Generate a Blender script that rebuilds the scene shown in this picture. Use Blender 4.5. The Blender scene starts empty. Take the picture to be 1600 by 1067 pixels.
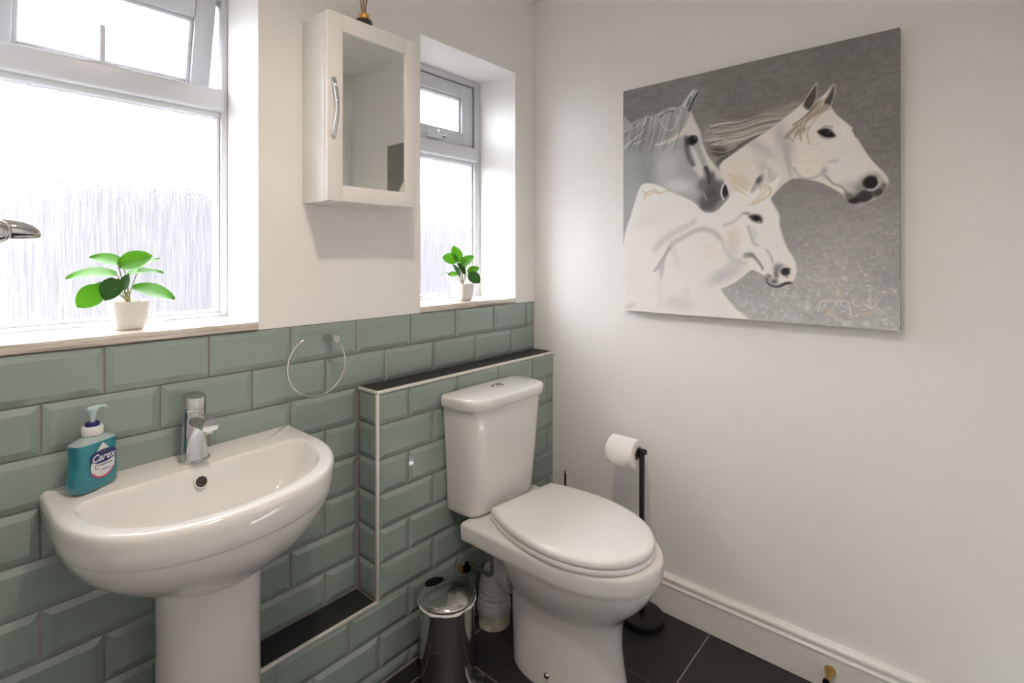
import bpy, bmesh, math, random
import numpy as np
from mathutils import Vector, Matrix

random.seed(7)
PI = math.pi
scene = bpy.context.scene
COL = scene.collection

# ------------------------------------------------------------------ camera
cam_d = bpy.data.cameras.new('camera')
cam = bpy.data.objects.new('camera', cam_d)
COL.objects.link(cam)
cam.location = (-1.798, -1.427, 1.285)
cam.rotation_euler = (PI / 2, 0, -math.atan2(812.6, 704.0))
cam_d.sensor_width = 36
cam_d.lens = 36 * 812.6 / 1600
cam_d.shift_y = -(533.5 - 401) / 1600
cam_d.clip_start = 0.02
scene.camera = cam

# ------------------------------------------------------------------ world, exposure
SKY = 8.6
world = bpy.data.worlds.new('overcast_sky')
scene.world = world
world.use_nodes = True
bg = world.node_tree.nodes['Background']
bg.inputs['Color'].default_value = (0.93, 0.955, 1.0, 1)
bg.inputs['Strength'].default_value = SKY
vs = scene.view_settings
vs.view_transform = 'Standard'
vs.look = 'None'
vs.gamma = 1.0
vs.use_curve_mapping = False
vs.exposure = 1.22
scene.cycles.use_denoising = True
scene.cycles.max_bounces = 14
scene.cycles.diffuse_bounces = 6
scene.cycles.glossy_bounces = 6
scene.cycles.transmission_bounces = 10
scene.cycles.transparent_max_bounces = 12
scene.cycles.sample_clamp_indirect = 6.0

LAMP_W = 4.8
LAMP_COL = (1.0, 0.84, 0.69)
DOWNLIGHT_AND_FILL = [(-1.35, -0.93), (-1.62, -1.50)]  # first placed by the cabinet's shadow; second added near the camera as fill
LAMP_GAIN = [1.0, 0.28]

def portal(name, loc, sx, sz):
    d = bpy.data.lights.new(name, 'AREA')
    d.shape = 'RECTANGLE'; d.size = sx; d.size_y = sz
    d.cycles.is_portal = True
    o = bpy.data.objects.new(name, d); COL.objects.link(o)
    o.location = loc
    o.rotation_euler = (-PI / 2, 0, 0)          # faces -Y, into the room
    return o
portal('window_portal', (-1.47, 0.300, 1.585), 0.56, 0.96)
portal('window_portal', (-0.385, 0.300, 1.585), 0.51, 0.96)

# ------------------------------------------------------------------ materials
def srgb(r, g, b):
    f = lambda c: (c / 255) / 12.92 if c <= 10.31 else (((c / 255) + 0.055) / 1.055) ** 2.4
    return (f(r), f(g), f(b), 1.0)

def nodes_of(m):
    m.use_nodes = True
    nt = m.node_tree
    return nt, nt.nodes, nt.links, nt.nodes['Principled BSDF']

def mat(name, col, rough=0.5, metal=0.0, coat=0.0, noise=None, bump=None, spec=None, trans=0.0, ior=None, sheen=0):
    """noise=(scale, amount 0..1 darkening, detail); bump=(scale, strength, distance)"""
    m = bpy.data.materials.new(name)
    nt, N, L, p = nodes_of(m)
    p.inputs['Base Color'].default_value = col
    p.inputs['Roughness'].default_value = rough
    p.inputs['Metallic'].default_value = metal
    p.inputs['Coat Weight'].default_value = coat
    p.inputs['Coat Roughness'].default_value = 0.04
    if spec is not None: p.inputs['Specular IOR Level'].default_value = spec
    if trans: p.inputs['Transmission Weight'].default_value = trans
    if ior: p.inputs['IOR'].default_value = ior
    tc = N.new('ShaderNodeTexCoord')
    if noise:
        t = N.new('ShaderNodeTexNoise')
        t.inputs['Scale'].default_value = noise[0]
        t.inputs['Detail'].default_value = noise[2] if len(noise) > 2 else 4
        L.new(tc.outputs['Object'], t.inputs['Vector'])
        mx = N.new('ShaderNodeMix'); mx.data_type = 'RGBA'
        k = 1 - noise[1]
        mx.inputs[6].default_value = (col[0] * k, col[1] * k, col[2] * k, 1)
        k = 1 + noise[1]
        mx.inputs[7].default_value = (min(1, col[0] * k), min(1, col[1] * k), min(1, col[2] * k), 1)
        L.new(t.outputs['Fac'], mx.inputs[0])
        L.new(mx.outputs[2], p.inputs['Base Color'])
    if bump:
        t = N.new('ShaderNodeTexNoise')
        t.inputs['Scale'].default_value = bump[0]
        t.inputs['Detail'].default_value = 5
        L.new(tc.outputs['Object'], t.inputs['Vector'])
        b = N.new('ShaderNodeBump')
        b.inputs['Strength'].default_value = bump[1]
        b.inputs['Distance'].default_value = bump[2]
        L.new(t.outputs['Fac'], b.inputs['Height'])
        L.new(b.outputs['Normal'], p.inputs['Normal'])
    return m

M = {}
M['paint'] = mat('wall_paint', (0.86, 0.85, 0.83, 1), 0.55, noise=(2.5, 0.012), bump=(45, 0.05, 0.004))
M['ceiling'] = mat('ceiling_paint', (0.86, 0.85, 0.84, 1), 0.7, bump=(60, 0.04, 0.003))
M['grout'] = mat('grey_grout', (0.30, 0.285, 0.265, 1), 0.85, noise=(60, 0.15), bump=(250, 0.3, 0.001))
M['tile'] = mat('sage_glazed_tile', (0.258, 0.322, 0.298, 1), 0.055, coat=0.5, noise=(6, 0.04), bump=(9, 0.035, 0.01))
M['slate'] = mat('dark_slate_tile', (0.017, 0.0165, 0.0175, 1), 0.5, noise=(7, 0.5, 8), bump=(22, 0.25, 0.003))
M['floor_grout'] = mat('pale_floor_grout', (0.36, 0.33, 0.30, 1), 0.85, noise=(40, 0.12))
M['trim'] = mat('satin_aluminium_trim', (0.78, 0.76, 0.73, 1), 0.38, metal=0.35, noise=(30, 0.04))
M['ceramic'] = mat('white_glazed_ceramic', (0.77, 0.76, 0.745, 1), 0.12, coat=0.6, noise=(3, 0.01))
M['seat'] = mat('white_gloss_plastic', (0.82, 0.81, 0.80, 1), 0.2, coat=0.3, noise=(3, 0.008))
M['upvc'] = mat('white_upvc', (0.60, 0.61, 0.645, 1), 0.3, noise=(4, 0.015))
M['gasket'] = mat('grey_rubber_gasket', (0.30, 0.30, 0.32, 1), 0.6, noise=(40, 0.1))
M['joinery'] = mat('white_painted_wood', (0.80, 0.785, 0.76, 1), 0.4, noise=(5, 0.012), bump=(30, 0.04, 0.002))
M['cabinet'] = mat('white_satin_lacquer', (0.82, 0.80, 0.775, 1), 0.35, noise=(5, 0.01))
M['chrome'] = mat('polished_chrome', (0.66, 0.66, 0.67, 1), 0.05, metal=1.0, noise=(4, 0.01))
M['steel'] = mat('brushed_mirror_steel', (0.55, 0.535, 0.52, 1), 0.13, metal=1.0, noise=(4, 0.03), bump=(8, 0.02, 0.01))
M['mirror'] = mat('silvered_mirror_glass', (0.92, 0.94, 0.91, 1), 0.015, metal=1.0, noise=(2, 0.004))
M['black'] = mat('matt_black_metal', (0.010, 0.010, 0.011, 1), 0.38, noise=(20, 0.2))
M['black_plastic'] = mat('black_plastic', (0.005, 0.005, 0.005, 1), 0.9, noise=(20, 0.2), spec=0.1)
M['dark'] = mat('dark_hole', (0.045, 0.036, 0.030, 1), 0.4, noise=(30, 0.2))
M['paper'] = mat('white_tissue_paper', (0.86, 0.84, 0.82, 1), 0.95, noise=(35, 0.02), bump=(120, 0.35, 0.0015))
M['cardboard'] = mat('brown_cardboard', (0.36, 0.26, 0.17, 1), 0.9, noise=(30, 0.1))
M['brass'] = mat('aged_brass', (0.50, 0.33, 0.13, 1), 0.28, metal=1.0, noise=(30, 0.12))
M['gold'] = mat('polished_gold_cap', (0.80, 0.45, 0.14, 1), 0.18, metal=1.0, noise=(10, 0.05))
M['smoke_glass'] = mat('smoked_glass', (0.035, 0.032, 0.022, 1), 0.06, coat=0.6, noise=(12, 0.3))
M['reed'] = mat('natural_reed', (0.33, 0.20, 0.10, 1), 0.7, noise=(80, 0.15))
M['plastic_white'] = mat('white_plastic', (0.70, 0.71, 0.70, 1), 0.4, noise=(8, 0.02))
M['pipe'] = mat('white_flexible_plastic', (0.62, 0.63, 0.64, 1), 0.42, noise=(10, 0.03))
M['pipe_cream'] = mat('cream_plastic_collar', (0.62, 0.56, 0.46, 1), 0.5, noise=(10, 0.05))
M['hose'] = mat('braided_grey_hose', (0.22, 0.21, 0.20, 1), 0.45, metal=0.4, noise=(200, 0.4), bump=(400, 0.5, 0.001))
M['liner'] = mat('white_bin_liner', (0.75, 0.75, 0.76, 1), 0.45, noise=(30, 0.05))
M['pot'] = mat('white_pot_glaze', (0.74, 0.72, 0.69, 1), 0.35, noise=(20, 0.02))
M['soil'] = mat('pale_pebble_fill', (0.62, 0.57, 0.50, 1), 0.9, noise=(180, 0.3), bump=(160, 0.8, 0.004))
M['stem'] = mat('pale_green_stem', (0.24, 0.22, 0.06, 1), 0.55, noise=(40, 0.2))
M['blue_plastic'] = mat('navy_collar_plastic', (0.012, 0.012, 0.14, 1), 0.35, noise=(10, 0.05))
M['pump'] = mat('translucent_pale_pump', (0.44, 0.60, 0.62, 1), 0.35, noise=(10, 0.03))
M['label_white'] = mat('printed_label_white', (0.66, 0.67, 0.69, 1), 0.4, noise=(10, 0.02))
M['label_navy'] = mat('printed_label_navy', (0.012, 0.018, 0.13, 1), 0.4, noise=(10, 0.05))
M['label_pink'] = mat('printed_label_pink', (0.55, 0.06, 0.20, 1), 0.4, noise=(10, 0.05))
M['label_grey'] = mat('printed_label_grey', (0.10, 0.12, 0.13, 1), 0.5, noise=(10, 0.05))
M['fence'] = mat('weathered_fence_boards', (0.052, 0.047, 0.050, 1), 0.9, noise=(1.5, 0.5))
M['ground'] = mat('grey_paving', (0.10, 0.095, 0.09, 1), 0.9, noise=(3, 0.2))
M['brick'] = mat('dark_red_brick', (0.12, 0.045, 0.035, 1), 0.9, noise=(9, 0.3))
M['canvas_side'] = mat('grey_canvas_edge', (0.36, 0.36, 0.355, 1), 0.8, noise=(30, 0.06), bump=(300, 0.2, 0.001))

# stone sill: cream with long brown veins
def make_sill_mat():
    m = bpy.data.materials.new('veined_stone_sill')
    nt, N, L, p = nodes_of(m)
    tc = N.new('ShaderNodeTexCoord'); mp = N.new('ShaderNodeMapping')
    mp.inputs['Scale'].default_value = (3.0, 12.0, 60.0)
    t = N.new('ShaderNodeTexNoise'); t.inputs['Scale'].default_value = 1.2; t.inputs['Detail'].default_value = 8
    t.inputs['Distortion'].default_value = 0.6
    r = N.new('ShaderNodeValToRGB')
    e = r.color_ramp.elements
    e[0].position = 0.30; e[0].color = (0.30, 0.24, 0.19, 1)
    e[1].position = 0.62; e[1].color = (0.74, 0.70, 0.65, 1)
    x = e.new(0.46); x.color = (0.56, 0.50, 0.44, 1)
    L.new(tc.outputs['Object'], mp.inputs['Vector']); L.new(mp.outputs['Vector'], t.inputs['Vector'])
    L.new(t.outputs['Fac'], r.inputs['Fac']); L.new(r.outputs['Color'], p.inputs['Base Color'])
    p.inputs['Roughness'].default_value = 0.25
    return m
M['sill'] = make_sill_mat()

# rain-streaked obscure glass: part clear, part bent, part milky
def make_glass(name):
    m = bpy.data.materials.new(name)
    m.use_nodes = True
    nt = m.node_tree; N = nt.nodes; L = nt.links
    N.remove(N['Principled BSDF']); out = N['Material Output']
    tc = N.new('ShaderNodeTexCoord')
    mp = N.new('ShaderNodeMapping'); mp.inputs['Scale'].default_value = (210, 1, 11)
    st = N.new('ShaderNodeTexNoise'); st.inputs['Scale'].default_value = 1.0; st.inputs['Detail'].default_value = 4; st.inputs['Distortion'].default_value = 0.4
    mp2 = N.new('ShaderNodeMapping'); mp2.inputs['Scale'].default_value = (170, 1, 110)
    dr = N.new('ShaderNodeTexNoise'); dr.inputs['Scale'].default_value = 1.0; dr.inputs['Detail'].default_value = 2
    L.new(tc.outputs['Object'], mp.inputs['Vector']); L.new(mp.outputs['Vector'], st.inputs['Vector'])
    L.new(tc.outputs['Object'], mp2.inputs['Vector']); L.new(mp2.outputs['Vector'], dr.inputs['Vector'])
    ad = N.new('ShaderNodeMath'); ad.operation = 'MULTIPLY_ADD'; ad.inputs[1].default_value = 0.5
    L.new(dr.outputs['Fac'], ad.inputs[0]); L.new(st.outputs['Fac'], ad.inputs[2])
    bp = N.new('ShaderNodeBump'); bp.inputs['Strength'].default_value = 0.9; bp.inputs['Distance'].default_value = 0.004
    L.new(ad.outputs[0], bp.inputs['Height'])
    tr = N.new('ShaderNodeBsdfTransparent'); tr.inputs['Color'].default_value = (0.96, 0.97, 0.98, 1)
    rf = N.new('ShaderNodeBsdfRefraction'); rf.inputs['IOR'].default_value = 1.33; rf.inputs['Roughness'].default_value = 0.32
    rf.inputs['Color'].default_value = (0.97, 0.97, 0.98, 1)
    L.new(bp.outputs['Normal'], rf.inputs['Normal'])
    tl = N.new('ShaderNodeBsdfTranslucent'); tl.inputs['Color'].default_value = (0.90, 0.90, 0.92, 1)
    gl = N.new('ShaderNodeBsdfGlossy'); gl.inputs['Roughness'].default_value = 0.12
    L.new(bp.outputs['Normal'], gl.inputs['Normal'])
    m1 = N.new('ShaderNodeMixShader'); m1.inputs[0].default_value = 0.88
    L.new(tr.outputs[0], m1.inputs[1]); L.new(rf.outputs[0], m1.inputs[2])
    rm = N.new('ShaderNodeMapRange'); rm.inputs['From Min'].default_value = 0.35; rm.inputs['From Max'].default_value = 0.7
    rm.inputs['To Min'].default_value = 0.0; rm.inputs['To Max'].default_value = 0.055
    L.new(st.outputs['Fac'], rm.inputs['Value'])
    m2 = N.new('ShaderNodeMixShader')
    L.new(rm.outputs[0], m2.inputs[0]); L.new(m1.outputs[0], m2.inputs[1]); L.new(tl.outputs[0], m2.inputs[2])
    m3 = N.new('ShaderNodeMixShader'); m3.inputs[0].default_value = 0.05
    L.new(m2.outputs[0], m3.inputs[1]); L.new(gl.outputs[0], m3.inputs[2])
    L.new(m3.outputs[0], out.inputs['Surface'])
    return m
M['obscure'] = make_glass('rain_streaked_obscure_glass')
def make_clear():
    m = bpy.data.materials.new('glass_edge')
    m.use_nodes = True
    nt = m.node_tree; N = nt.nodes
    N.remove(N['Principled BSDF'])
    tr = N.new('ShaderNodeBsdfTransparent'); tr.inputs['Color'].default_value = (0.97, 0.98, 0.98, 1)
    nt.links.new(tr.outputs[0], N['Material Output'].inputs['Surface'])
    return m
M['clear'] = make_clear()

# leaves: glossy green with paler veins, light shining through
def make_leaf(name, c1, c2):
    m = bpy.data.materials.new(name)
    nt, N, L, p = nodes_of(m)
    out = N['Material Output']
    tc = N.new('ShaderNodeTexCoord')
    w = N.new('ShaderNodeTexWave'); w.inputs['Scale'].default_value = 110; w.inputs['Distortion'].default_value = 3
    w.bands_direction = 'DIAGONAL'
    L.new(tc.outputs['Object'], w.inputs['Vector'])
    mx = N.new('ShaderNodeMix'); mx.data_type = 'RGBA'
    mx.inputs[6].default_value = c1; mx.inputs[7].default_value = c2
    L.new(w.outputs['Fac'], mx.inputs[0])
    L.new(mx.outputs[2], p.inputs['Base Color'])
    p.inputs['Roughness'].default_value = 0.5
    p.inputs['Specular IOR Level'].default_value = 0.2
    tl = N.new('ShaderNodeBsdfTranslucent')
    L.new(mx.outputs[2], tl.inputs['Color'])
    ms = N.new('ShaderNodeMixShader'); ms.inputs[0].default_value = 0.3
    L.new(p.outputs[0], ms.inputs[1]); L.new(tl.outputs[0], ms.inputs[2])
    L.new(ms.outputs[0], out.inputs['Surface'])
    return m
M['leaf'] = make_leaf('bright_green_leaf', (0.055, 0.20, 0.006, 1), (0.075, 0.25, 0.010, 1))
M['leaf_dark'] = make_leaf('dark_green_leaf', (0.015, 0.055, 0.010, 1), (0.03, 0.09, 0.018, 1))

# turquoise hand soap in clear plastic
def make_soap():
    m = bpy.data.materials.new('turquoise_soap')
    nt, N, L, p = nodes_of(m)
    tc = N.new('ShaderNodeTexCoord')
    t = N.new('ShaderNodeTexNoise'); t.inputs['Scale'].default_value = 30
    L.new(tc.outputs['Object'], t.inputs['Vector'])
    mx = N.new('ShaderNodeMix'); mx.data_type = 'RGBA'
    mx.inputs[6].default_value = (0.0, 0.14, 0.20, 1); mx.inputs[7].default_value = (0.005, 0.27, 0.33, 1)
    L.new(t.outputs['Fac'], mx.inputs[0]); L.new(mx.outputs[2], p.inputs['Base Color'])
    p.inputs['Roughness'].default_value = 0.12
    p.inputs['Coat Weight'].default_value = 0.8
    p.inputs['Subsurface Weight'].default_value = 0.25
    p.inputs['Subsurface Radius'].default_value = (0.002, 0.012, 0.015)
    return m
M['soap'] = make_soap()
M['clear_plastic'] = mat('clear_plastic_shoulder', (0.35, 0.45, 0.45, 1), 0.12, coat=0.6, noise=(15, 0.1))

# lamp lens
def make_emit(name, col, s):
    m = bpy.data.materials.new(name)
    nt, N, L, p = nodes_of(m)
    p.inputs['Base Color'].default_value = (0.8, 0.8, 0.8, 1)
    p.inputs['Emission Color'].default_value = (*col, 1)
    p.inputs['Emission Strength'].default_value = s
    return m

# ------------------------------------------------------------------ mesh helpers
def shade(me, angle=40):
    """smooth shading with sharp edges kept above the angle"""
    bm = bmesh.new(); bm.from_mesh(me)
    a = math.radians(angle)
    for f in bm.faces: f.smooth = True
    for e in bm.edges:
        e.smooth = not (len(e.link_faces) == 2 and e.calc_face_angle(0) > a)
    bm.to_mesh(me); bm.free()

def link(name, me, material=None, parent=None, smooth=None):
    o = bpy.data.objects.new(name, me)
    COL.objects.link(o)
    if material is not None and not me.materials:
        me.materials.append(M[material] if isinstance(material, str) else material)
    if smooth: shade(me, smooth)
    if parent is not None: o.parent = parent
    return o

def from_bm(name, bm, material, parent=None, smooth=None, recalc=True):
    if recalc: bmesh.ops.recalc_face_normals(bm, faces=bm.faces)
    me = bpy.data.meshes.new(name)
    bm.to_mesh(me); bm.free()
    return link(name, me, material, parent, smooth)

def add_box(bm, x0, x1, y0, y1, z0, z1, bev=0.0, seg=2):
    r = bmesh.ops.create_cube(bm, size=1.0)
    vs_ = r['verts']
    for v in vs_:
        v.co = Vector((x0 + (v.co.x + .5) * (x1 - x0), y0 + (v.co.y + .5) * (y1 - y0), z0 + (v.co.z + .5) * (z1 - z0)))
    if bev > 0:
        es = set()
        for v in vs_:
            for e in v.link_edges: es.add(e)
        bmesh.ops.bevel(bm, geom=list(es), offset=bev, segments=seg, profile=0.5, affect='EDGES')

def box(name, b, material, parent=None, bev=0.0, seg=2):
    bm = bmesh.new(); add_box(bm, *b, bev=bev, seg=seg)
    return from_bm(name, bm, material, parent, 35 if bev else None)

def boxes(name, bl, material, parent=None, bev=0.0):
    bm = bmesh.new()
    for b in bl: add_box(bm, *b, bev=bev)
    return from_bm(name, bm, material, parent, 35 if bev else None)

def add_lathe(bm, prof, c=(0, 0, 0), n=40, axis='Z', sx=1.0, sy=1.0):
    rings = []
    for r, h in prof:
        if r < 1e-6:
            p = {'Z': (0, 0, h), 'Y': (0, h, 0), 'X': (h, 0, 0)}[axis]
            rings.append([bm.verts.new(Vector(c) + Vector(p))])
            continue
        ring = []
        for i in range(n):
            a = 2 * PI * i / n
            u, v = r * math.cos(a) * sx, r * math.sin(a) * sy
            p = {'Z': (u, v, h), 'Y': (u, h, v), 'X': (h, u, v)}[axis]
            ring.append(bm.verts.new(Vector(c) + Vector(p)))
        rings.append(ring)
    for a, b in zip(rings[:-1], rings[1:]):
        if len(a) == 1 and len(b) == 1: continue
        for i in range(n):
            j = (i + 1) % n
            if len(a) == 1: bm.faces.new((a[0], b[i], b[j]))
            elif len(b) == 1: bm.faces.new((a[i], a[j], b[0]))
            else: bm.faces.new((a[i], a[j], b[j], b[i]))

def lathe(name, prof, material, parent=None, c=(0, 0, 0), n=40, axis='Z', smooth=40, sx=1.0, sy=1.0):
    bm = bmesh.new(); add_lathe(bm, prof, c, n, axis, sx, sy)
    return from_bm(name, bm, material, parent, smooth)

def spline(pts, k=8):
    """Catmull-Rom through 3-D points"""
    P = [Vector(p) for p in pts]
    out = []
    for i in range(len(P) - 1):
        p0 = P[max(i - 1, 0)]; p1 = P[i]; p2 = P[i + 1]; p3 = P[min(i + 2, len(P) - 1)]
        for j in range(k):
            t = j / k
            out.append(0.5 * ((2 * p1) + (p2 - p0) * t + (2 * p0 - 5 * p1 + 4 * p2 - p3) * t * t + (3 * p1 - p0 - 3 * p2 + p3) * t ** 3))
    out.append(P[-1])
    return out

def add_tube(bm, path, rad, n=12, cap=True, closed=False):
    path = [Vector(p) for p in path]
    R = rad if isinstance(rad, (list, tuple)) else [rad] * len(path)
    up = None; rings = []
    for i, p in enumerate(path):
        if closed: t = path[(i + 1) % len(path)] - path[i - 1]
        else: t = path[min(i + 1, len(path) - 1)] - path[max(i - 1, 0)]
        t.normalize()
        if up is None:
            up = Vector((0, 0, 1)) if abs(t.z) < 0.9 else Vector((1, 0, 0))
        s = t.cross(up)
        if s.length < 1e-6: s = t.cross(Vector((0, 1, 0)))
        s.normalize(); up = s.cross(t).normalized()
        rings.append([bm.verts.new(p + R[i] * (math.cos(2 * PI * k / n) * s + math.sin(2 * PI * k / n) * up)) for k in range(n)])
    prs = list(zip(rings[:-1], rings[1:]))
    if closed: prs.append((rings[-1], rings[0]))
    for a, b in prs:
        for k in range(n):
            j = (k + 1) % n
            bm.faces.new((a[k], a[j], b[j], b[k]))
    if cap and not closed:
        bm.faces.new(rings[0][::-1]); bm.faces.new(rings[-1])

def tube(name, path, rad, material, parent=None, n=12, smooth=50):
    bm = bmesh.new(); add_tube(bm, path, rad, n)
    return from_bm(name, bm, material, parent, smooth)

def add_loft(bm, rings, cap0=False, cap1=False):
    vr = [[bm.verts.new(Vector(p)) for p in r] for r in rings]
    n = len(vr[0])
    for a, b in zip(vr[:-1], vr[1:]):
        for k in range(n):
            j = (k + 1) % n
            bm.faces.new((a[k], a[j], b[j], b[k]))
    if cap0: bm.faces.new(vr[0][::-1])
    if cap1: bm.faces.new(vr[-1])
    return vr

def radial(inside, c, angs, rmax=1.2):
    """outline of the region inside(x, y) seen from c, one point for each angle"""
    out = []
    for a in angs:
        dx, dy = math.cos(a), math.sin(a)
        lo, hi = 0.0, rmax
        for _ in range(40):
            m = (lo + hi) / 2
            if inside(c[0] + m * dx, c[1] + m * dy): lo = m
            else: hi = m
        out.append((c[0] + lo * dx, c[1] + lo * dy))
    return out

def superell(x, y, a, b, n):
    return abs(x / a) ** n + abs(y / b) ** n <= 1.0

def empty(name, loc=(0, 0, 0), rz=0.0):
    o = bpy.data.objects.new(name, None)
    COL.objects.link(o)
    o.location = loc; o.rotation_euler = (0, 0, rz)
    o.empty_display_size = 0.05
    return o

def tag(o, label, cat, group=None):
    o['label'] = label; o['category'] = cat
    if group: o['group'] = group
    return o

def struct(o, label=None, cat=None):
    o['kind'] = 'structure'
    if label: o['label'] = label
    if cat: o['category'] = cat
    return o

# ================================================================== THE SETTING
XL, YB, ZC = -2.45, -1.72, 2.40          # left wall, back wall, ceiling
ZT = 1.0885                               # top of the tiling
W1 = (-1.718, -1.19); W2 = (-0.638, -0.130); WZ = (1.0905, 2.06)
TK = 0.30                                 # outer wall thickness

wall_window = boxes('wall_window', [
    (XL - .15, 0.0, 0.0045, TK, -0.1, ZT),
    (XL - .15, W1[0], 0, TK, ZT, ZC), (W1[1], W2[0], 0, TK, ZT, ZC), (W2[1], 0.0, 0, TK, ZT, ZC),
    (W1[0], W1[1], 0, TK, WZ[1], ZC), (W2[0], W2[1], 0, TK, WZ[1], ZC)], 'paint')
wall_window.data.materials.append(M['grout'])
for p in wall_window.data.polygons[:6]: p.material_index = 1
struct(wall_window, 'white painted outer wall with two windows above sage green tiling', 'wall')
wall_right = box('wall_right', (0, .15, YB - .15, TK, -0.1, ZC), 'paint')
struct(wall_right, 'plain white wall the horse canvas hangs on', 'wall')
wall_left = box('wall_left', (XL - .15, XL, YB - .15, 0, -0.1, ZC), 'paint')
struct(wall_left, 'plain white wall out of view to the left', 'wall')
DX0, DX1, DZ = -0.86, -0.085, 2.02
wall_back = boxes('wall_back', [(XL, DX0, YB - .15, YB, -0.1, ZC), (DX1, 0, YB - .15, YB, -0.1, ZC), (DX0, DX1, YB - .15, YB, DZ, ZC)], 'paint')
struct(wall_back, 'white wall with the door, seen in the mirror', 'wall')
ceiling = box('ceiling', (XL - .15, .15, YB - .15, TK, ZC, ZC + .1), 'ceiling')
struct(ceiling, 'flat white ceiling', 'ceiling')
floor = box('floor', (XL, 0, YB, 0, -0.10, -0.0035), 'floor_grout')
struct(floor, 'dark slate tiled floor with pale grout lines', 'floor')

# ---- floor tiles
def slab_mesh(name, w, d, t, bev=0.0012):
    bm = bmesh.new(); add_box(bm, -w / 2, w / 2, -d / 2, d / 2, -t, 0, bev=bev, seg=1)
    bmesh.ops.recalc_face_normals(bm, faces=bm.faces)
    me = bpy.data.meshes.new(name); bm.to_mesh(me); bm.free()
    me.materials.append(M['slate'])
    return me
SLAB = {}
def slab(name, x0, x1, y0, y1, z, parent, t=0.006):
    k = (round(x1 - x0, 4), round(y1 - y0, 4), t)
    if k not in SLAB: SLAB[k] = slab_mesh(name, k[0], k[1], t)
    o = link(name, SLAB[k], None, parent)
    o.location = ((x0 + x1) / 2, (y0 + y1) / 2, z)
    return o
g = 0.0022
xs = [0.0, -0.335, -0.640, -0.945, -1.250, -1.555, -1.860, -2.165, XL]
ys = [-0.105, -0.168, -0.775, -1.382, YB]
for a, b in zip(xs[:-1], xs[1:]):
    for c, d in zip(ys[:-1], ys[1:]):
        slab('floor_tile', b + g, a - g, d + g, c - g, 0.0, floor)

# ---- bevelled wall tiles
TM = {}
def tile_mesh(w, h):
    k = (round(w, 3), round(h, 3))
    if k in TM: return TM[k]
    w, h = k
    bm = bmesh.new()
    bev = min(0.0135, w * 0.3)
    def ring(ix, iz, y): return [bm.verts.new((sx * (w / 2 - ix), y, sz * (h / 2 - iz))) for sx, sz in ((-1, -1), (1, -1), (1, 1), (-1, 1))]
    rs = [ring(0, 0, 0.001), ring(0, 0, -0.0028), ring(0.0006, 0.0006, -0.0034), ring(bev, 0.0135, -0.0078), ring(bev + .0012, 0.0147, -0.0082)]
    for a, b in zip(rs[:-1], rs[1:]):
        for i in range(4):
            j = (i + 1) % 4
            bm.faces.new((a[i], a[j], b[j], b[i]))
    bm.faces.new(rs[-1])
    bmesh.ops.recalc_face_normals(bm, faces=bm.faces)
    me = bpy.data.meshes.new('tile'); bm.to_mesh(me); bm.free()
    me.materials.append(M['tile'])
    TM[k] = me
    return me
GR = 0.0032
def wall_tile(x0, x1, z0, z1, y, parent, rz=0.0):
    w, h = x1 - x0 - GR, z1 - z0 - GR
    if w < 0.012 or h < 0.012: return
    o = link('tile', tile_mesh(w, h), None, parent)
    o.location = ((x0 + x1) / 2, y + random.uniform(-.0004, .0004), (z0 + z1) / 2)
    o.rotation_euler = (random.uniform(-.003, .003), 0, rz + random.uniform(-.003, .003))
    return o
def tile_row(xmin, xmax, joint, z0, z1, y, parent, pitch=0.2097):
    k = math.ceil((xmax - joint) / pitch)
    x1 = xmax
    j = joint + (k - 1) * pitch
    if xmax - j < 1e-4: j -= pitch
    while x1 > xmin + 1e-4:
        x0 = max(j, xmin)
        wall_tile(x0, x1, z0, z1, y, parent)
        x1 = x0; j -= pitch
BX, BY, BZ, LZ = -0.886, -0.105, 0.881, 0.254    # boxing: left end, front, top, low ledge
RP = 0.1056
for k in range(8):
    z1 = ZT - RP * k; z0 = z1 - RP
    xmax = -0.001 if k < 2 else BX - .001
    if k == 7: z0 = LZ + .001
    tile_row(XL, xmax, -0.262 if k % 2 == 0 else -0.157, z0, z1, 0.0045, wall_window)

# ---- boxed-in pipes: a tall box behind the toilet, a low ledge running left
wall_boxing = boxes('wall_boxing', [(BX + .004, 0, BY + .006, 0.0045, -.05, BZ - .007), (XL, BX + .004, BY + .006, 0.0045, -.05, LZ - .007)], 'grout')
struct(wall_boxing, 'sage tiled pipe boxing with dark slate ledges behind the toilet', 'wall')
BP = 0.1045
for k in range(9):
    z1 = BZ - BP * k - (.006 if k == 0 else 0); z0 = BZ - BP * (k + 1)
    if z0 < 0: z0 = 0.001
    xmin = BX + .005 if k < 6 else XL
    if k == 6: z1 -= .006
    tile_row(xmin, -0.001, -0.770 if k % 2 == 0 else -0.670, z0, z1, BY + .006, wall_boxing)
for k in range(6):
    z1 = BZ - BP * k - (.006 if k == 0 else 0); z0 = BZ - BP * (k + 1)
    o = link('tile', tile_mesh(0.094, z1 - z0 - GR), None, wall_boxing)
    o.location = (BX + .004, BY / 2 + .001, (z0 + z1) / 2); o.rotation_euler = (0, 0, -PI / 2)
for a, b in ((-0.0005, -0.167), (-0.167, -0.537), (-0.537, BX + .003)):
    slab('ledge_tile', b + .0015, a - .0015, BY + .004, -.003, BZ - .0005, wall_boxing)
for a, b in ((BX - .004, -1.236), (-1.236, -1.606), (-1.606, -1.976), (-1.976, XL)):
    slab('ledge_tile', b + .0015, a - .0015, BY + .004, -.003, LZ - .0005, wall_boxing)
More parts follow.
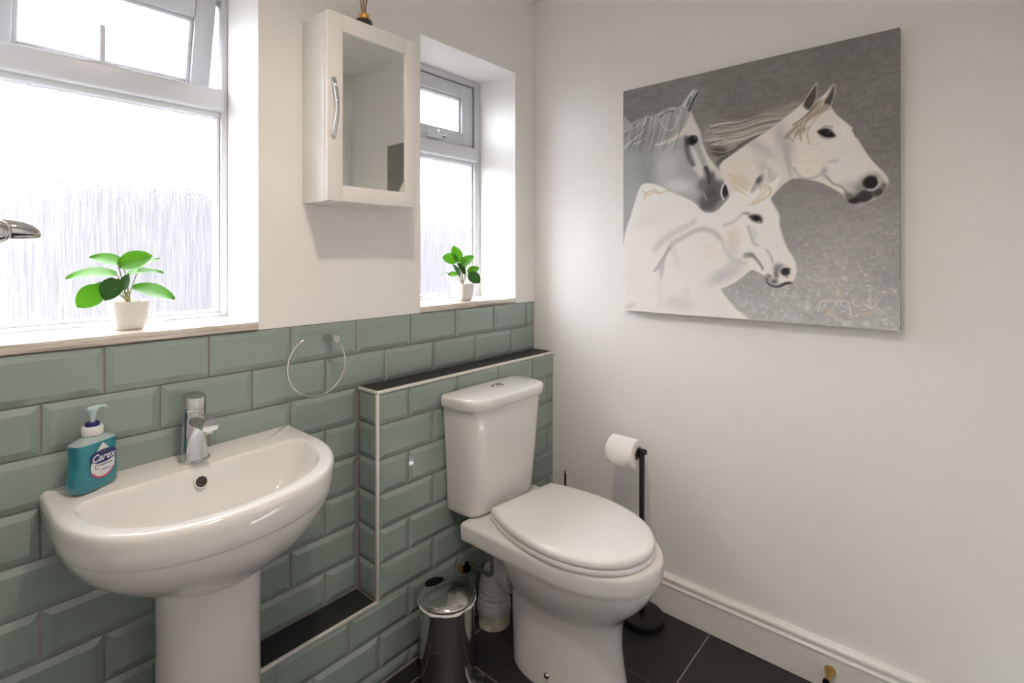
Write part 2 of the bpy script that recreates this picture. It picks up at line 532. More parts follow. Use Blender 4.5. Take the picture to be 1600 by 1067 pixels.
tr = [box('trim_1', (BX - .003, -.0005, BY - .003, BY + .006, BZ - .008, BZ + .001), 'trim', None, .0015),
      box('trim_2', (BX - .005, BX + .0045, BY - .003, BY + .006, LZ + .001, BZ - .008), 'trim', None, .0015),
      box('trim_3', (BX - .005, BX + .004, BY + .006, -.004, BZ - .008, BZ + .001), 'trim', None, .0015),
      box('trim_4', (XL, BX + .0045, BY - .003, BY + .006, LZ - .008, LZ + .001), 'trim', None, .0015)]
for o, l in zip(tr, ('pale metal edging along the front of the slate shelf behind the toilet', 'upright pale metal edging at the left end of the tall tiled boxing',
                     'short pale metal edging at the left end of the slate shelf', 'pale metal edging along the low slate ledge behind the basin')):
    struct(o, l, 'trim')

# ---- skirting
def skirt(name, prof, axis, a, b, off, label):
    bm = bmesh.new()
    r = []
    for t in (a, b):
        r.append([bm.verts.new((off - u, t, z) if axis == 'Y' else (t, off + u, z)) for u, z in prof])
    n = len(prof)
    for i in range(n):
        j = (i + 1) % n
        bm.faces.new((r[0][i], r[0][j], r[1][j], r[1][i]))
    bm.faces.new(r[0]); bm.faces.new(r[1][::-1])
    o = from_bm(name, bm, 'joinery', None, 30)
    return struct(o, label, 'skirting board')
SK = [(0, 0), (.018, 0), (.018, .100), (.0205, .1015), (.0215, .104), (.0205, .107), (.0165, .109), (.0150, .113), (.0165, .1185), (.0185, .123), (.0175, .129), (.0125, .1335), (.0075, .135), (.006, .1375), (0, .1375)]
skirt('baseboard_right', SK, 'Y', YB + .001, BY - .004, 0.0, 'white moulded skirting board along the foot of the right wall')
skirt('baseboard_back', SK, 'X', XL, DX0 - .07, YB, 'white moulded skirting board on the back wall')
skirt('baseboard_left', [(-u, z) for u, z in SK], 'Y', YB + .02, BY - .004, XL, 'white moulded skirting board on the left wall')

# ---- door (seen only in the mirror)
door_1 = box('door_1', (DX0 + .004, DX1 - .004, YB - .05, YB - .012, 0.004, DZ - .004), 'joinery', None, .002)
struct(door_1, 'white door in the back wall, reflected in the cabinet mirror', 'door')
boxes('architrave', [(DX0 - .065, DX0, YB, YB + .016, 0, DZ + .065), (DX1, DX1 + .065, YB, YB + .016, 0, DZ + .065), (DX0, DX1, YB, YB + .016, DZ, DZ + .065)], 'joinery', door_1, .003)
for z in (0.25, 1.0, 1.86):
    boxes('hinge', [(DX1 - .012, DX1 + .004, YB - .012, YB + .006, z, z + .08)], 'steel', door_1, .002)
for x0, x1, z0, z1 in ((-.76, -.52, .2, .85), (-.42, -.18, .2, .85), (-.76, -.52, 1.05, 1.86), (-.42, -.18, 1.05, 1.86)):
    box('panel', (x0, x1, YB - .013, YB - .006, z0, z1), 'joinery', door_1, .005)
lathe('door_knob', [(0, .0), (.012, .0), (.012, .02), (.024, .03), (.026, .045), (.018, .056), (0, .058)], 'brass', door_1, (DX0 + .07, YB - .012, 1.0), 24, 'Y')

# ---- windows
FY = 0.205                     # room face of the frames
def window(name, X0, X1, label):
    root = empty(name, ((X0 + X1) / 2, FY, WZ[0]))
    struct(root, label, 'window')
    return root
def put(o, root):              # keep world placement under a moved empty
    o.parent = root
    o.matrix_parent_inverse = Matrix.Translation(root.location).inverted()
    return o
def pane(name, x0, x1, z0, z1, y, root):
    bm = bmesh.new(); add_box(bm, x0, x1, y, y + .005, z0, z1)
    o = from_bm(name, bm, 'obscure', None)
    o.data.materials.append(M['clear'])
    for p in o.data.polygons: p.material_index = 0 if p.normal.y < -.5 else 1
    return put(o, root) if root else o
def sill(x0, x1, root):
    o = box('window_sill', (x0 + .0005, x1 - .0005, -0.006, FY + .02, WZ[0] - .0005, 1.1115), 'sill', None, .003)
    return put(o, root)
def frame_set(X0, X1, root, jw, zt0, zt1):
    y0, y1 = FY, FY + .06
    o = boxes('frame', [(X0, X0 + jw, y0, y1, 1.11, WZ[1]), (X1 - jw, X1, y0, y1, 1.11, WZ[1]), (X0 + jw, X1 - jw, y0, y1, 1.11, 1.122), (X0 + jw, X1 - jw, y0, y1, WZ[1] - .027, WZ[1])], 'upvc', None, .003)
    put(o, root)
    b = .010
    o = boxes('glazing_bead', [(X0 + jw, X0 + jw + b, y0 + .010, y1 - .01, 1.122, zt0), (X1 - jw - b, X1 - jw, y0 + .010, y1 - .01, 1.122, zt0), (X0 + jw + b, X1 - jw - b, y0 + .010, y1 - .01, 1.122, 1.130), (X0 + jw, X1 - jw, y0 + .006, y1 - .01, zt0 - .016, zt0 + .004)], 'upvc', None, .0035)
    put(o, root)
    o = box('transom', (X0 + jw - .006, X1 - jw + .008, y0 - .010, y1, zt0, zt1), 'upvc', None, .008, 3)
    put(o, root)
def sash(x0, x1, z0, z1, sw, root, tilt, top=None):
    """top-hung fanlight, hinged along its top edge"""
    w, h = x1 - x0, z1 - z0
    bm = bmesh.new()
    D = .05
    top = top or sw * .85
    for b in ((-w / 2, -w / 2 + sw, 0, D, -h, 0), (w / 2 - sw, w / 2, 0, D, -h, 0), (-w / 2 + sw, w / 2 - sw, 0, D, -h, -h + sw * .78), (-w / 2 + sw, w / 2 - sw, 0, D, -top, 0)):
        add_box(bm, *b, bev=.004)
    s = from_bm('fanlight_sash', bm, 'upvc', None, 35)
    put(s, root)
    s.location = ((x0 + x1) / 2, FY + .008, z1); s.rotation_euler = (tilt, 0, 0)
    bm = bmesh.new()
    i = sw; j0 = sw * .78; j1 = top; bb = .011
    for b in ((-w / 2 + i, -w / 2 + i + bb, .009, D - .01, -h + j0, -j1), (w / 2 - i - bb, w / 2 - i, .009, D - .01, -h + j0, -j1), (-w / 2 + i + bb, w / 2 - i - bb, .009, D - .01, -h + j0, -h + j0 + bb), (-w / 2 + i + bb, w / 2 - i - bb, .009, D - .01, -j1 - bb, -j1)):
        add_box(bm, *b, bev=.0035)
    o = from_bm('glazing_bead', bm, 'upvc', s, 35)
    bm = bmesh.new(); add_box(bm, -w / 2 + i, w / 2 - i, .026, .031, -h + j0, -j1)
    p = from_bm('pane', bm, 'obscure', s)
    p.data.materials.append(M['clear'])
    for q in p.data.polygons: q.material_index = 0 if q.normal.y < -.5 else 1
    return s
window_1 = window('window_1', *W1, 'large white window with rain-streaked glass, its top light tilted open')
frame_set(*W1, window_1, .017, 1.706, 1.770)
pane('pane', W1[0] + .02, W1[1] - .02, 1.124, 1.706, FY + .026, window_1)
sash(W1[0] + .022, W1[1] - .026, 1.742, 2.036, .052, window_1, math.radians(13), .072)
o = boxes('casement_stay', [(-1.4905, -1.4785, FY - .004, FY + .004, 1.766, 1.866), (-1.515, -1.455, FY - .008, FY + .006, 1.7665, 1.7735)], 'upvc', None, .0015); put(o, window_1)
sill(*W1, window_1)
window_2 = window('window_2', *W2, 'small white window beside the mirror cabinet, its top light shut')
frame_set(*W2, window_2, .036, 1.702, 1.762)
pane('pane', W2[0] + .04, W2[1] - .04, 1.124, 1.702, FY + .026, window_2)
s2 = sash(W2[0] + .040, W2[1] - .040, 1.764, 2.030, .066, window_2, 0.0)
o = boxes('gasket', [(W2[1] - .0402, W2[1] - .0362, FY + .003, FY + .02, 1.762, 2.034), (W2[0] + .0362, W2[0] + .0402, FY + .003, FY + .02, 1.762, 2.034), (W2[0] + .0362, W2[1] - .0362, FY + .003, FY + .02, 2.0302, 2.0334)], 'gasket', None); put(o, window_2)
h = box('window_handle', (-.440, -.372, FY - .022, FY + .004, 1.770, 1.792), 'upvc', None, .004); put(h, window_2)
o = box('handle_lever', (-.400, -.352, FY - .034, FY - .018, 1.779, 1.801), 'upvc', None, .004); o.parent = h
o = lathe('lock_button', [(0, -.010), (.0065, -.010), (.0075, -.007), (.0075, 0)], 'black_plastic', None, (-.348, FY + .002, 1.789), 16, 'Y'); o.parent = h
sill(*W2, window_2)

# ---- outside
gnd = box('ground', (-9, 14, TK, 12, -.25, -.15), 'ground'); struct(gnd, 'ground outside the windows', 'ground')
fb = []
x = -6.0
while x < 9:
    fb.append((x, x + .148, 3.2 + random.uniform(0, .012), 3.225, -.15, 1.86 + random.uniform(-.02, .02))); x += .152
for i in range(9): fb.append((-6 + i * 1.9, -5.9 + i * 1.9, 3.225, 3.32, -.15, 1.95))
fence = boxes('garden_fence', fb, 'fence')
tag(fence, 'grey garden fence blurred behind the rain-streaked window glass', 'fence')
eaves = boxes('roof_eaves', [(-6, 6, TK, .62, 2.32, 2.36), (-6, 6, .60, .62, 2.22, 2.36)], 'brick'); struct(eaves, 'dark red eaves above the windows outside', 'roof')

# ================================================================== OBJECTS
def put_all(root, *objs):
    for o in objs: put(o, root)

# ------------------------------------------------------------------ toilet
TX = -0.442
def ang_list(n, corners, c):
    a = [2 * PI * i / n for i in range(n)]
    for x, y in corners: a.append(math.atan2(y - c[1], x - c[0]) % (2 * PI))
    a.sort()
    return a
def ring3(pts, z, dx=0.0): return [(p[0] + dx, p[1], z) for p in pts]

toilet = empty('toilet', (TX, -0.45, 0))
tag(toilet, 'white close-coupled toilet with its lid down, standing before the tiled boxing', 'toilet')
c0 = (0.0, -0.42)
hwB, yB = 0.190, -0.196
def band_in(d, back=yB):
    def f(x, y):
        if y > back - d * .6: return False
        if y > -0.5: return abs(x) <= hwB - d
        return superell(x, y + .5, hwB - d, .291 - d, 2.12)
    return f
cor = [(-hwB, yB), (hwB, yB), (-hwB + .006, yB - .0), (hwB - .006, yB), (-hwB, yB - .006), (hwB, yB - .006)]
angs = ang_list(96, cor, c0)
bm = bmesh.new()
rings = []
for d, z in ((.034, .4235), (.014, .4240), (.005, .4225), (.001, .418), (.0, .411), (.0, .398), (.001, .380), (.002, .369), (.004, .3655), (.010, .3645), (.05, .364)):
    rings.append(ring3(radial(band_in(d), c0, angs), z, TX))
add_loft(bm, rings, True, True)
def low_in(a, f, bk, n2=2.5):
    def g(x, y):
        if y < -.48: return superell(x, y + .48, a, f - .48, 2.1)
        return superell(x, y + .48, a, .48 - bk, n2)
    return g
rings = []
A2 = ang_list(80, [], (0, -.48))
for z, a, f, bk in ((.370, .1725, .7725, .250), (.3615, .1740, .7740, .252), (.356, .1752, .7752, .253), (.340, .174, .772, .256), (.312, .166, .759, .262), (.284, .154, .738, .272), (.258, .1405, .712, .282), (.240, .131, .694, .288),
                    (.229, .1265, .685, .291), (.218, .1240, .678, .292), (.190, .1215, .668, .293), (.120, .121, .664, .295), (.050, .125, .672, .300), (.012, .128, .680, .304), (.0, .128, .680, .304)):
    rings.append(ring3(radial(low_in(a, f, bk), (0, -.48), A2), z, TX))
add_loft(bm, rings, True, True)
pan = from_bm('pan', bm, 'ceramic', None, 38); put(pan, toilet)
for sx in (-1, 1):
    o = lathe('bolt_cap', [(0, .012), (.006, .0115), (.0085, .008), (.0095, 0)], 'chrome', None, (0, 0, 0), 20, 'X', 50)
    o.parent = pan
    o.location = (TX + sx * .1205, -.497, .046); o.rotation_euler = (0, 0, 0 if sx > 0 else PI)
# seat and lid
def lid_in(s):
    def f(x, y):
        x /= s; y = -.52 + (y + .52) / s
        if y > -.274: return False
        if y > -.5: return abs(x) <= .191 - .050 * ((y + .5) / .226) ** 2
        return superell(x, y + .5, .191, .270, 2.12)
    return f
cl = (0.0, -.50)
corl = [(-.141, -.274), (.141, -.274), (-.136, -.274), (.136, -.274), (-.1435, -.279), (.1435, -.279)]
AL = ang_list(96, corl, cl)
SXC, SA = -.416, math.radians(-6.5)            # the seat sits a little askew on its hinges
def sk(pts, z):
    out = []
    for x, y in pts:
        y += .279
        out.append((SXC + x * math.cos(SA) - y * math.sin(SA), -.279 + x * math.sin(SA) + y * math.cos(SA), z))
    return out
bm = bmesh.new()
add_loft(bm, [sk(radial(lid_in(s), cl, AL), z) for s, z in ((.94, .4243), (.985, .4246), (.998, .428), (1.0, .434), (.996, .4405), (.97, .4425))], True, True)
seat = from_bm('seat', bm, 'seat', None, 45); put(seat, toilet)
bm = bmesh.new()
add_loft(bm, [sk(radial(lid_in(s), cl, AL), z) for s, z in ((.95, .4435), (.985, .4440), (.998, .447), (1.0, .4525), (.997, .4585), (.985, .4635), (.96, .4665), (.90, .4685), (.7, .4700), (.4, .4708))], True, True)
lid = from_bm('lid', bm, 'seat', None, 45); put(lid, toilet)
for sx in (-1, 1):
    o = tube('hinge', [(SXC + sx * .075 - .02, -.270, .436), (SXC + sx * .075 + .02, -.270, .436)], .0085, 'seat', None); put(o, toilet)
# cistern
def cis_in(hw, d, n=5.5):
    return lambda x, y: y <= -.1125 and superell(x, y + .1125, hw, d, n)
cc = (0.0, -.17)
AC = ang_list(96, [(-.19, -.1125), (.19, -.1125)], cc)
bm = bmesh.new()
add_loft(bm, [ring3(radial(cis_in(hw, d), cc, AC), z, TX - .004) for z, hw, d in ((.4245, .150, .105), (.427, .158, .114), (.434, .1645, .122), (.446, .168, .1265), (.60, .177, .139), (.790, .187, .152))], True, True)
cist = from_bm('cistern', bm, 'ceramic', None, 40); put(cist, toilet)
bm = bmesh.new()
add_loft(bm, [ring3(radial(cis_in(hw, d), cc, AC), z, TX - .006) for z, hw, d in ((.7865, .190, .156), (.788, .1955, .163), (.792, .1975, .166), (.814, .1985, .168), (.8200, .1972, .1665), (.8238, .1935, .1625), (.8252, .187, .155), (.8262, .12, .09))], True, True)
cl_ = from_bm('cistern_lid', bm, 'ceramic', None, 40); put(cl_, toilet)
o = lathe('flush_button', [(.0, .0065), (.014, .0062), (.017, .0045), (.0175, .0035), (.019, .004), (.022, .003), (.0225, -.002)], 'chrome', None, (TX + .006, -.178, .8255), 32, 'Z', 40, 1.1, .85)
o.parent = cl_

# waste connector and water supply
wp = empty('waste_pipe', (-.452, -.17, 0))
tag(wp, 'white corrugated waste elbow running from the toilet down to the floor', 'pipe')
path = spline([(TX, -.276, .198), (TX - .001, -.258, .200), (TX - .004, -.226, .194), (TX - .008, -.197, .170), (TX - .010, -.182, .132), (TX - .011, -.178, .075)], 24)
rad = [.0520 + .0050 * math.sin(i * PI / 4.0) for i in range(len(path))]
bm = bmesh.new(); add_tube(bm, path, rad, 28)
o = from_bm('corrugated_elbow', bm, 'pipe', None, 60); put(o, wp)
o = lathe('sleeve', [(.050, .045), (.0575, .045), (.0585, .048), (.0585, .078), (.056, .082), (.050, .082)], 'pipe', None, (TX - .011, -.178, 0), 36); put(o, wp)
o = lathe('floor_collar', [(.050, .0), (.0555, .0), (.0555, .047), (.050, .047)], 'pipe_cream', None, (TX - .011, -.178, 0), 36); put(o, wp)
o = lathe('pan_collar', [(.050, .0), (.0585, .0), (.061, .004), (.061, .012), (.058, .014), (.058, .022), (.061, .024), (.061, .032), (.058, .036), (.050, .036)], 'pipe', None, (TX - .001, -.274, .198), 36, 'Y'); put(o, wp)
ws = empty('water_supply', (-.553, -.11, .20))
tag(ws, 'small brass stop valve with a grey braided hose under the cistern', 'valve')
bm = bmesh.new()
add_lathe(bm, [(0, -.002), (.017, -.002), (.017, .004), (.009, .006), (.009, .028), (0, .028)], (-.556, -.139, .212), 20, 'Y')
add_lathe(bm, [(0, -.013), (.0105, -.013), (.0115, -.010), (.0115, .010), (.0105, .013), (0, .013)], (-.556, -.139, .212), 6, 'X')
add_lathe(bm, [(.007, .010), (.007, .034), (.0, .034)], (-.556, -.139, .212), 16, 'X')
o = from_bm('stop_valve', bm, 'brass', None, 40); put(o, ws)
o = lathe('valve_tap', [(0, -.012), (.011, -.012), (.013, -.008), (.013, .004), (.006, .008), (.006, .018), (0, .018)], 'black_plastic', None, (-.560, -.150, .226), 16, 'Z'); put(o, ws)
o = tube('hose', spline([(-.524, -.139, .212), (-.515, -.165, .206), (-.517, -.210, .206), (-.527, -.238, .232), (-.540, -.246, .275), (-.560, -.238, .320), (-.580, -.222, .364)], 8), .0068, 'hose', None, 12); put(o, ws)

# ------------------------------------------------------------------ washbasin
BXC = -1.364
basin = empty('washbasin', (BXC, -.19, 0))
tag(basin, 'white ceramic pedestal washbasin with a rounded front under the large window', 'washbasin')
cb = (0.0, -.21)
def b_out(a, f, n=2.3):
    def g(x, y):
        if y > -.0045: return False
        if y > -.13: return abs(x) <= a
        return superell(x, y + .13, a, f - .13, n)
    return g
def b_in(s):
    def g(x, y):
        x /= s; y = -.235 + (y + .235) / s
        if y > -.112: return False
        if y > -.150: return abs(x) <= .190 + math.sqrt(max(0, .038 ** 2 - (y + .150) ** 2))
        return superell(x, y + .150, .228, .221, 2.25)
    return g
AB = ang_list(120, [(-.264, -.0045), (.264, -.0045), (-.258, -.0045), (.258, -.0045), (-.264, -.011), (.264, -.011)], cb)
rings = []
for z, a, f, n in ((.590, .090, .26, 2.0), (.602, .115, .285, 2.0), (.618, .143, .309, 2.05), (.638, .173, .334, 2.1), (.660, .203, .359, 2.15), (.682, .226, .3785, 2.2), (.705, .243, .392, 2.25), (.730, .2535, .3995, 2.3),
                (.7410, .2560, .4008, 2.3), (.7425, .2588, .4030, 2.3), (.7450, .2602, .4042, 2.3), (.765, .2622, .4060, 2.3), (.785, .2635, .4070, 2.3), (.7955, .2638, .4070, 2.3), (.8020, .2622, .4055, 2.3), (.8056, .2590, .4022, 2.3), (.8068, .2545, .3980, 2.3)):
    rings.append(ring3(radial(b_out(a, f, n), cb, AB), z, BXC))
for s, z in ((1.030, .8066), (1.012, .8058), (1.0, .8030), (.990, .797), (.976, .784), (.950, .763), (.91, .740), (.845, .717), (.745, .699), (.60, .686), (.42, .679), (.22, .676), (.09, .675)):
    pts = radial(b_in(s), cb, AB) if s > .35 else None
    if pts is None:
        p2 = radial(b_in(.35), cb, AB)
        pts = [(p[0] * s / .35, -.235 + (p[1] + .235) * s / .35) for p in p2]
    rings.append(ring3(pts, z, BXC))
for r in rings[12:17]:
    for i, p in enumerate(r):
        if p[1] > -.0075: r[i] = (p[0], p[1], p[2] + .003)
for k_, r in enumerate(rings): rings[k_] = [(x, y, z + (x - BXC) * .024 * min(1, max(0, (z - .6) / .1))) for x, y, z in r]
bm = bmesh.new(); add_loft(bm, rings, True, True)
bowl = from_bm('bowl', bm, 'ceramic', None, 45); put(bowl, basin)
# pedestal with a flat open back
def ped_in(a, f):
    def g(x, y):
        if y > -.110: return False
        return superell(x, y + .165, a, f - .165 if y < -.165 else .09, 2.3)
    return g
AP = ang_list(64, [(-.09, -.110), (.09, -.110)], (0, -.17))
bm = bmesh.new()
add_loft(bm, [ring3(radial(ped_in(a, f), (0, -.17), AP), z, BXC - .002) for z, a, f in ((.0, .104, .278), (.03, .1035, .277), (.06, .101, .273), (.3, .0985, .270), (.5, .098, .270), (.64, .100, .272))], True, True)
o = from_bm('pedestal', bm, 'ceramic', None, 40); put(o, basin)
# overflow hole and waste
bm = bmesh.new()
add_lathe(bm, [(.0135, .0), (.0142, .0014), (.0128, .0022), (.0115, .0005)], (0, 0, 0), 28)
ovf = from_bm('overflow_ring', bm, 'ceramic', None, 50)
N_ = Vector((0.0, -.93, .36)).normalized()
q = N_.to_track_quat('Z', 'Y')
put(ovf, basin); ovf.location = (BXC - .003, -.1195, .7735); ovf.rotation_mode = 'QUATERNION'; ovf.rotation_quaternion = q
o = lathe('overflow_hole', [(0, .0008), (.0122, .0008), (.0122, -.004)], 'dark', None, (0, 0, 0), 24); o.parent = ovf
o = lathe('waste', [(0, .0015), (.012, .0015), (.013, .0), (.020, .0022), (.023, .0012), (.0235, -.002)], 'chrome', None, (BXC, -.225, .6758), 32); put(o, basin)

# tap
tap = empty('mixer_tap', (-1.363, -.060, .807))
tag(tap, 'polished chrome mixer tap standing on the back of the washbasin', 'tap')
tx, ty, tz = -1.363, -.062, .8074
bm = bmesh.new()
add_lathe(bm, [(0, 0), (.0315, 0), (.0325, .002), (.0325, .005), (.031, .007), (.0285, .008)], (tx, ty, tz), 44)
add_lathe(bm, [(.0285, .007), (.0280, .012), (.0262, .030), (.0250, .055), (.0245, .080), (.0245, .120), (.0235, .121), (.0235, .1225)], (tx, ty, tz), 44)
o = from_bm('tap_body', bm, 'chrome', None, 35); put(o, tap)
bm = bmesh.new()
add_lathe(bm, [(.0235, .122), (.0245, .1232), (.0245, .150), (.0238, .1525), (0, .1535)], (tx, ty, tz), 44)
for v in bm.verts:                      # lever cap slopes down to the front
    if v.co.z > tz + .148: v.co.z += (v.co.y - ty) * .16
o = from_bm('tap_lever', bm, 'chrome', None, 35); put(o, tap)
p = spline([(tx, ty - .004, tz + .094), (tx, ty - .040, tz + .098), (tx, ty - .075, tz + .101), (tx, ty - .102, tz + .100)], 6)
bm = bmesh.new(); add_tube(bm, p, .0165, 28)
for v in bm.verts:                      # flat underside
    lo = tz + .090
    if v.co.z < lo: v.co.z = lo
o = from_bm('spout', bm, 'chrome', None, 35); put(o, tap)
o2 = lathe('aerator', [(0, -.006), (.009, -.006), (.0095, -.004), (.0095, .004)], 'chrome', None, (tx, ty - .089, tz + .088), 20); o2.parent = o

# ------------------------------------------------------------------ soap bottle
soap = empty('soap_bottle', (-1.551, -.054, .8042), math.radians(31))
tag(soap, 'turquoise hand soap pump bottle standing on the left corner of the washbasin', 'soap bottle')
def rr(a, b, z, n=3.6, k=56):
    out = []
    for i in range(k):
        t = 2 * PI * i / k
        ct, st = math.cos(t), math.sin(t)
        r = (abs(ct / a) ** n + abs(st / b) ** n) ** (-1 / n)
        out.append((r * ct, r * st, z))
    return out
bm = bmesh.new()
add_loft(bm, [rr(a, b, z) for z, a, b in ((0, .037, .017), (.0015, .042, .021), (.006, .0448, .0238), (.022, .0450, .0242), (.040, .0432, .0240), (.058, .0414, .0238), (.075, .0415, .0237), (.090, .0430, .0236), (.0975, .0428, .0225))], True, True)
link_b = from_bm('bottle_body', bm, 'soap', soap, 50)
bm = bmesh.new()
add_loft(bm, [rr(a, b, z, n) for z, a, b, n in ((.0972, .0427, .0224, 3.6), (.1005, .0400, .0205, 3.2), (.1040, .0330, .0185, 2.8), (.1075, .0220, .0165, 2.2), (.1090, .0160, .0155, 2.0), (.113, .0155, .0155, 2.0))], True, True)
from_bm('bottle_shoulder', bm, 'clear_plastic', soap, 50)
bm = bmesh.new()
prof = [(.0150, .110), (.0178, .1105), (.0184, .112), (.0184, .126), (.0170, .1285), (.0, .1288)]
add_lathe(bm, prof, (0, 0, 0), 48)
for v in bm.verts:
    a = math.atan2(v.co.y, v.co.x)
    if .111 < v.co.z < .1275:
        k = 1 + .012 * math.cos(a * 24); v.co.x *= k; v.co.y *= k
from_bm('screw_cap', bm, 'plastic_white', soap, 30)
lathe('collar', [(.0125, .128), (.0125, .134), (.0115, .1365), (.006, .1365), (.006, .131)], 'blue_plastic', soap, (0, 0, 0), 32)
bm = bmesh.new()
add_lathe(bm, [(.0045, .131), (.0048, .142), (.0075, .156), (.0105, .162), (.0110, .1645), (.009, .1665), (0, .167)], (0, 0, 0), 28)
add_tube(bm, spline([(-.012, 0, .1640), (.0, 0, .1648), (.014, 0, .1645), (.026, 0, .1622), (.030, 0, .1590)], 5), [.0042] * 11 + [.0036] * 10, 14)
from_bm('pump_head', bm, 'pump', soap, 45)
# printed label
def flat(name, pts, y, material, parent):
    bm = bmesh.new()
    vs_ = [bm.verts.new((p[0], y, p[1])) for p in pts]
    f = bm.faces.new(vs_)
    bmesh.ops.triangulate(bm, faces=[f])
    o = from_bm(name, bm, material, parent)
    if o.data.polygons[0].normal.y > 0: o.data.flip_normals()
    return o
LX, LZ_ = .001, .049
LS = 1.2
drop = [(LX + .0265 * math.cos(t), LZ_ + .0265 * math.sin(t)) for t in [math.radians(a) for a in range(150, 391, 8)]] + [(LX + .0125, LZ_ + .0325), (LX + .0018, LZ_ + .0455), (LX - .001, LZ_ + .0455), (LX - .0125, LZ_ + .0325)]
lab = flat('label_panel', drop, -.0249, 'label_white', soap)
ell = [(LX + .001 + .0292 * math.cos(t), LZ_ + .018 + .0138 * math.sin(t)) for t in [2 * PI * i / 48 for i in range(48)]]
flat('label_oval', ell, -.0253, 'label_navy', lab)
arc = [math.radians(a) for a in range(205, 336, 6)]
flat('label_stripe', [(LX + .0265 * math.cos(t), LZ_ + .0265 * math.sin(t)) for t in arc] + [(LX + .0243 * math.cos(t), LZ_ + .0012 + .0240 * math.sin(t)) for t in arc[::-1]], -.0253, 'label_pink', lab)
def text_mesh(name, body, size, x, z, y, material, parent, shear=0.0, bold=0.0):
    cu = bpy.data.curves.new(name, 'FONT')
    cu.body = body; cu.size = size; cu.shear = shear; cu.align_x = 'CENTER'; cu.align_y = 'CENTER'; cu.offset = bold
    t = bpy.data.objects.new(name, cu); COL.objects.link(t)
    bpy.context.view_layer.update()
    me = bpy.data.meshes.new_from_object(t.evaluated_get(bpy.context.evaluated_depsgraph_get()))
    bpy.data.objects.remove(t); bpy.data.curves.remove(cu)
    o = link(name, me, None, parent)
    me.materials.clear(); me.materials.append(M[material])
    o.location = (x, y, z); o.rotation_euler = (PI / 2, 0, 0)
    return o
text_mesh('label_text', 'Carex', .0203, LX + .0005, LZ_ + .0162, -.0257, 'label_white', lab, .22, .0004)
bm = bmesh.new()
for x0, x1, z, hh in ((-.008, .008, LZ_ + .0272, .0014), (-.006, .020, LZ_ - .0010, .0020), (-.003, .015, LZ_ - .0105, .0016)):
    k = 0; x = x0
    while x < x1:
        w_ = .0009 + .0006 * ((k * 7) % 3) / 2
        add_box(bm, LX + x, LX + x + w_, -.0257, -.0253, z, z + hh); x += w_ + .0005; k += 1
from_bm('label_small_print', bm, 'label_grey', lab)['kind'] = 'stuff'
pts = [(LX - .013 + .0042 * math.cos(t), -.0256, LZ_ - .001 + .0042 * math.sin(t)) for t in [math.radians(a) for a in range(20, 330, 20)]]
tube('label_mark', pts, .0006, 'label_grey', lab, 6)

# ------------------------------------------------------------------ mirror cabinet
cab = empty('mirror_cabinet', (-.916, -.068, 1.4365))
tag(cab, 'white wall cabinet with a mirrored door hanging between the windows', 'cabinet')
CX0, CX1, CZ0, CZ1 = -1.066, -.766, 1.4365, 1.953
body = box('carcass', (CX0, CX1, -.1185, -.0002, CZ0, CZ1), 'cabinet', None, .0012); put(body, cab)
DY0, DY1 = -.1365, -.1205
sl, sr, stp, sb = .046, .038, .047, .045
door = boxes('door', [(CX0, CX0 + sl, DY0, DY1, CZ0 + .001, CZ1), (CX1 - sr, CX1, DY0, DY1, CZ0 + .001, CZ1), (CX0 + sl, CX1 - sr, DY0, DY1, CZ1 - stp, CZ1), (CX0 + sl, CX1 - sr, DY0, DY1, CZ0 + .001, CZ0 + sb)], 'cabinet', None, .0015); put(door, cab)
o = box('mirror_glass', (CX0 + sl - .003, CX1 - sr + .003, DY0 + .0065, DY0 + .0105, CZ0 + sb - .003, CZ1 - stp + .003), 'mirror', None); o.parent = door
hp = spline([(CX0 + .016, DY0 - .001, 1.768), (CX0 + .018, DY0 - .010, 1.745), (CX0 + .020, DY0 - .0185, 1.69), (CX0 + .018, DY0 - .010, 1.636), (CX0 + .016, DY0 - .001, 1.613)], 8)
bm = bmesh.new(); add_tube(bm, hp, [.0076 - .0026 * math.sin(PI * i / (len(hp) - 1)) for i in range(len(hp))], 14)
o = from_bm('handle', bm, 'chrome', None, 50); o.parent = door
o = box('door_catch', (CX0 + .003, CX0 + .009, DY0 + .001, DY0 + .008, CZ0 - .0015, CZ0 + .002), 'steel', None, .0005); o.parent = door

# reed diffuser on the cabinet
rd = empty('reed_diffuser', (-.905, -.062, CZ1))
tag(rd, 'dark glass reed diffuser with a gold cap on top of the cabinet', 'reed diffuser')
lathe('glass_bottle', [(0, .0005), (.024, .0005), (.0255, .003), (.0262, .010), (.0262, .036), (.0245, .0425), (.018, .046), (.0, .046)], 'smoke_glass', rd, (0, 0, 0), 40)
lathe('cap', [(.0, .0455), (.0152, .0455), (.0158, .047), (.0158, .0605), (.0150, .062), (.006, .0622), (.006, .058), (.0, .058)], 'gold', rd, (0, 0, 0), 36)
for i, (dx, dy) in enumerate(((-.030, .01), (-.016, -.012), (.0, .012), (.022, -.006), (.036, .010), (.012, .02))):
    tube('reed', [(dx * .08, dy * .08, .05), (dx * .5, dy * .5, .14), (dx * 1.15, dy * 1.15, .245)], .0016, 'reed', rd, 8)

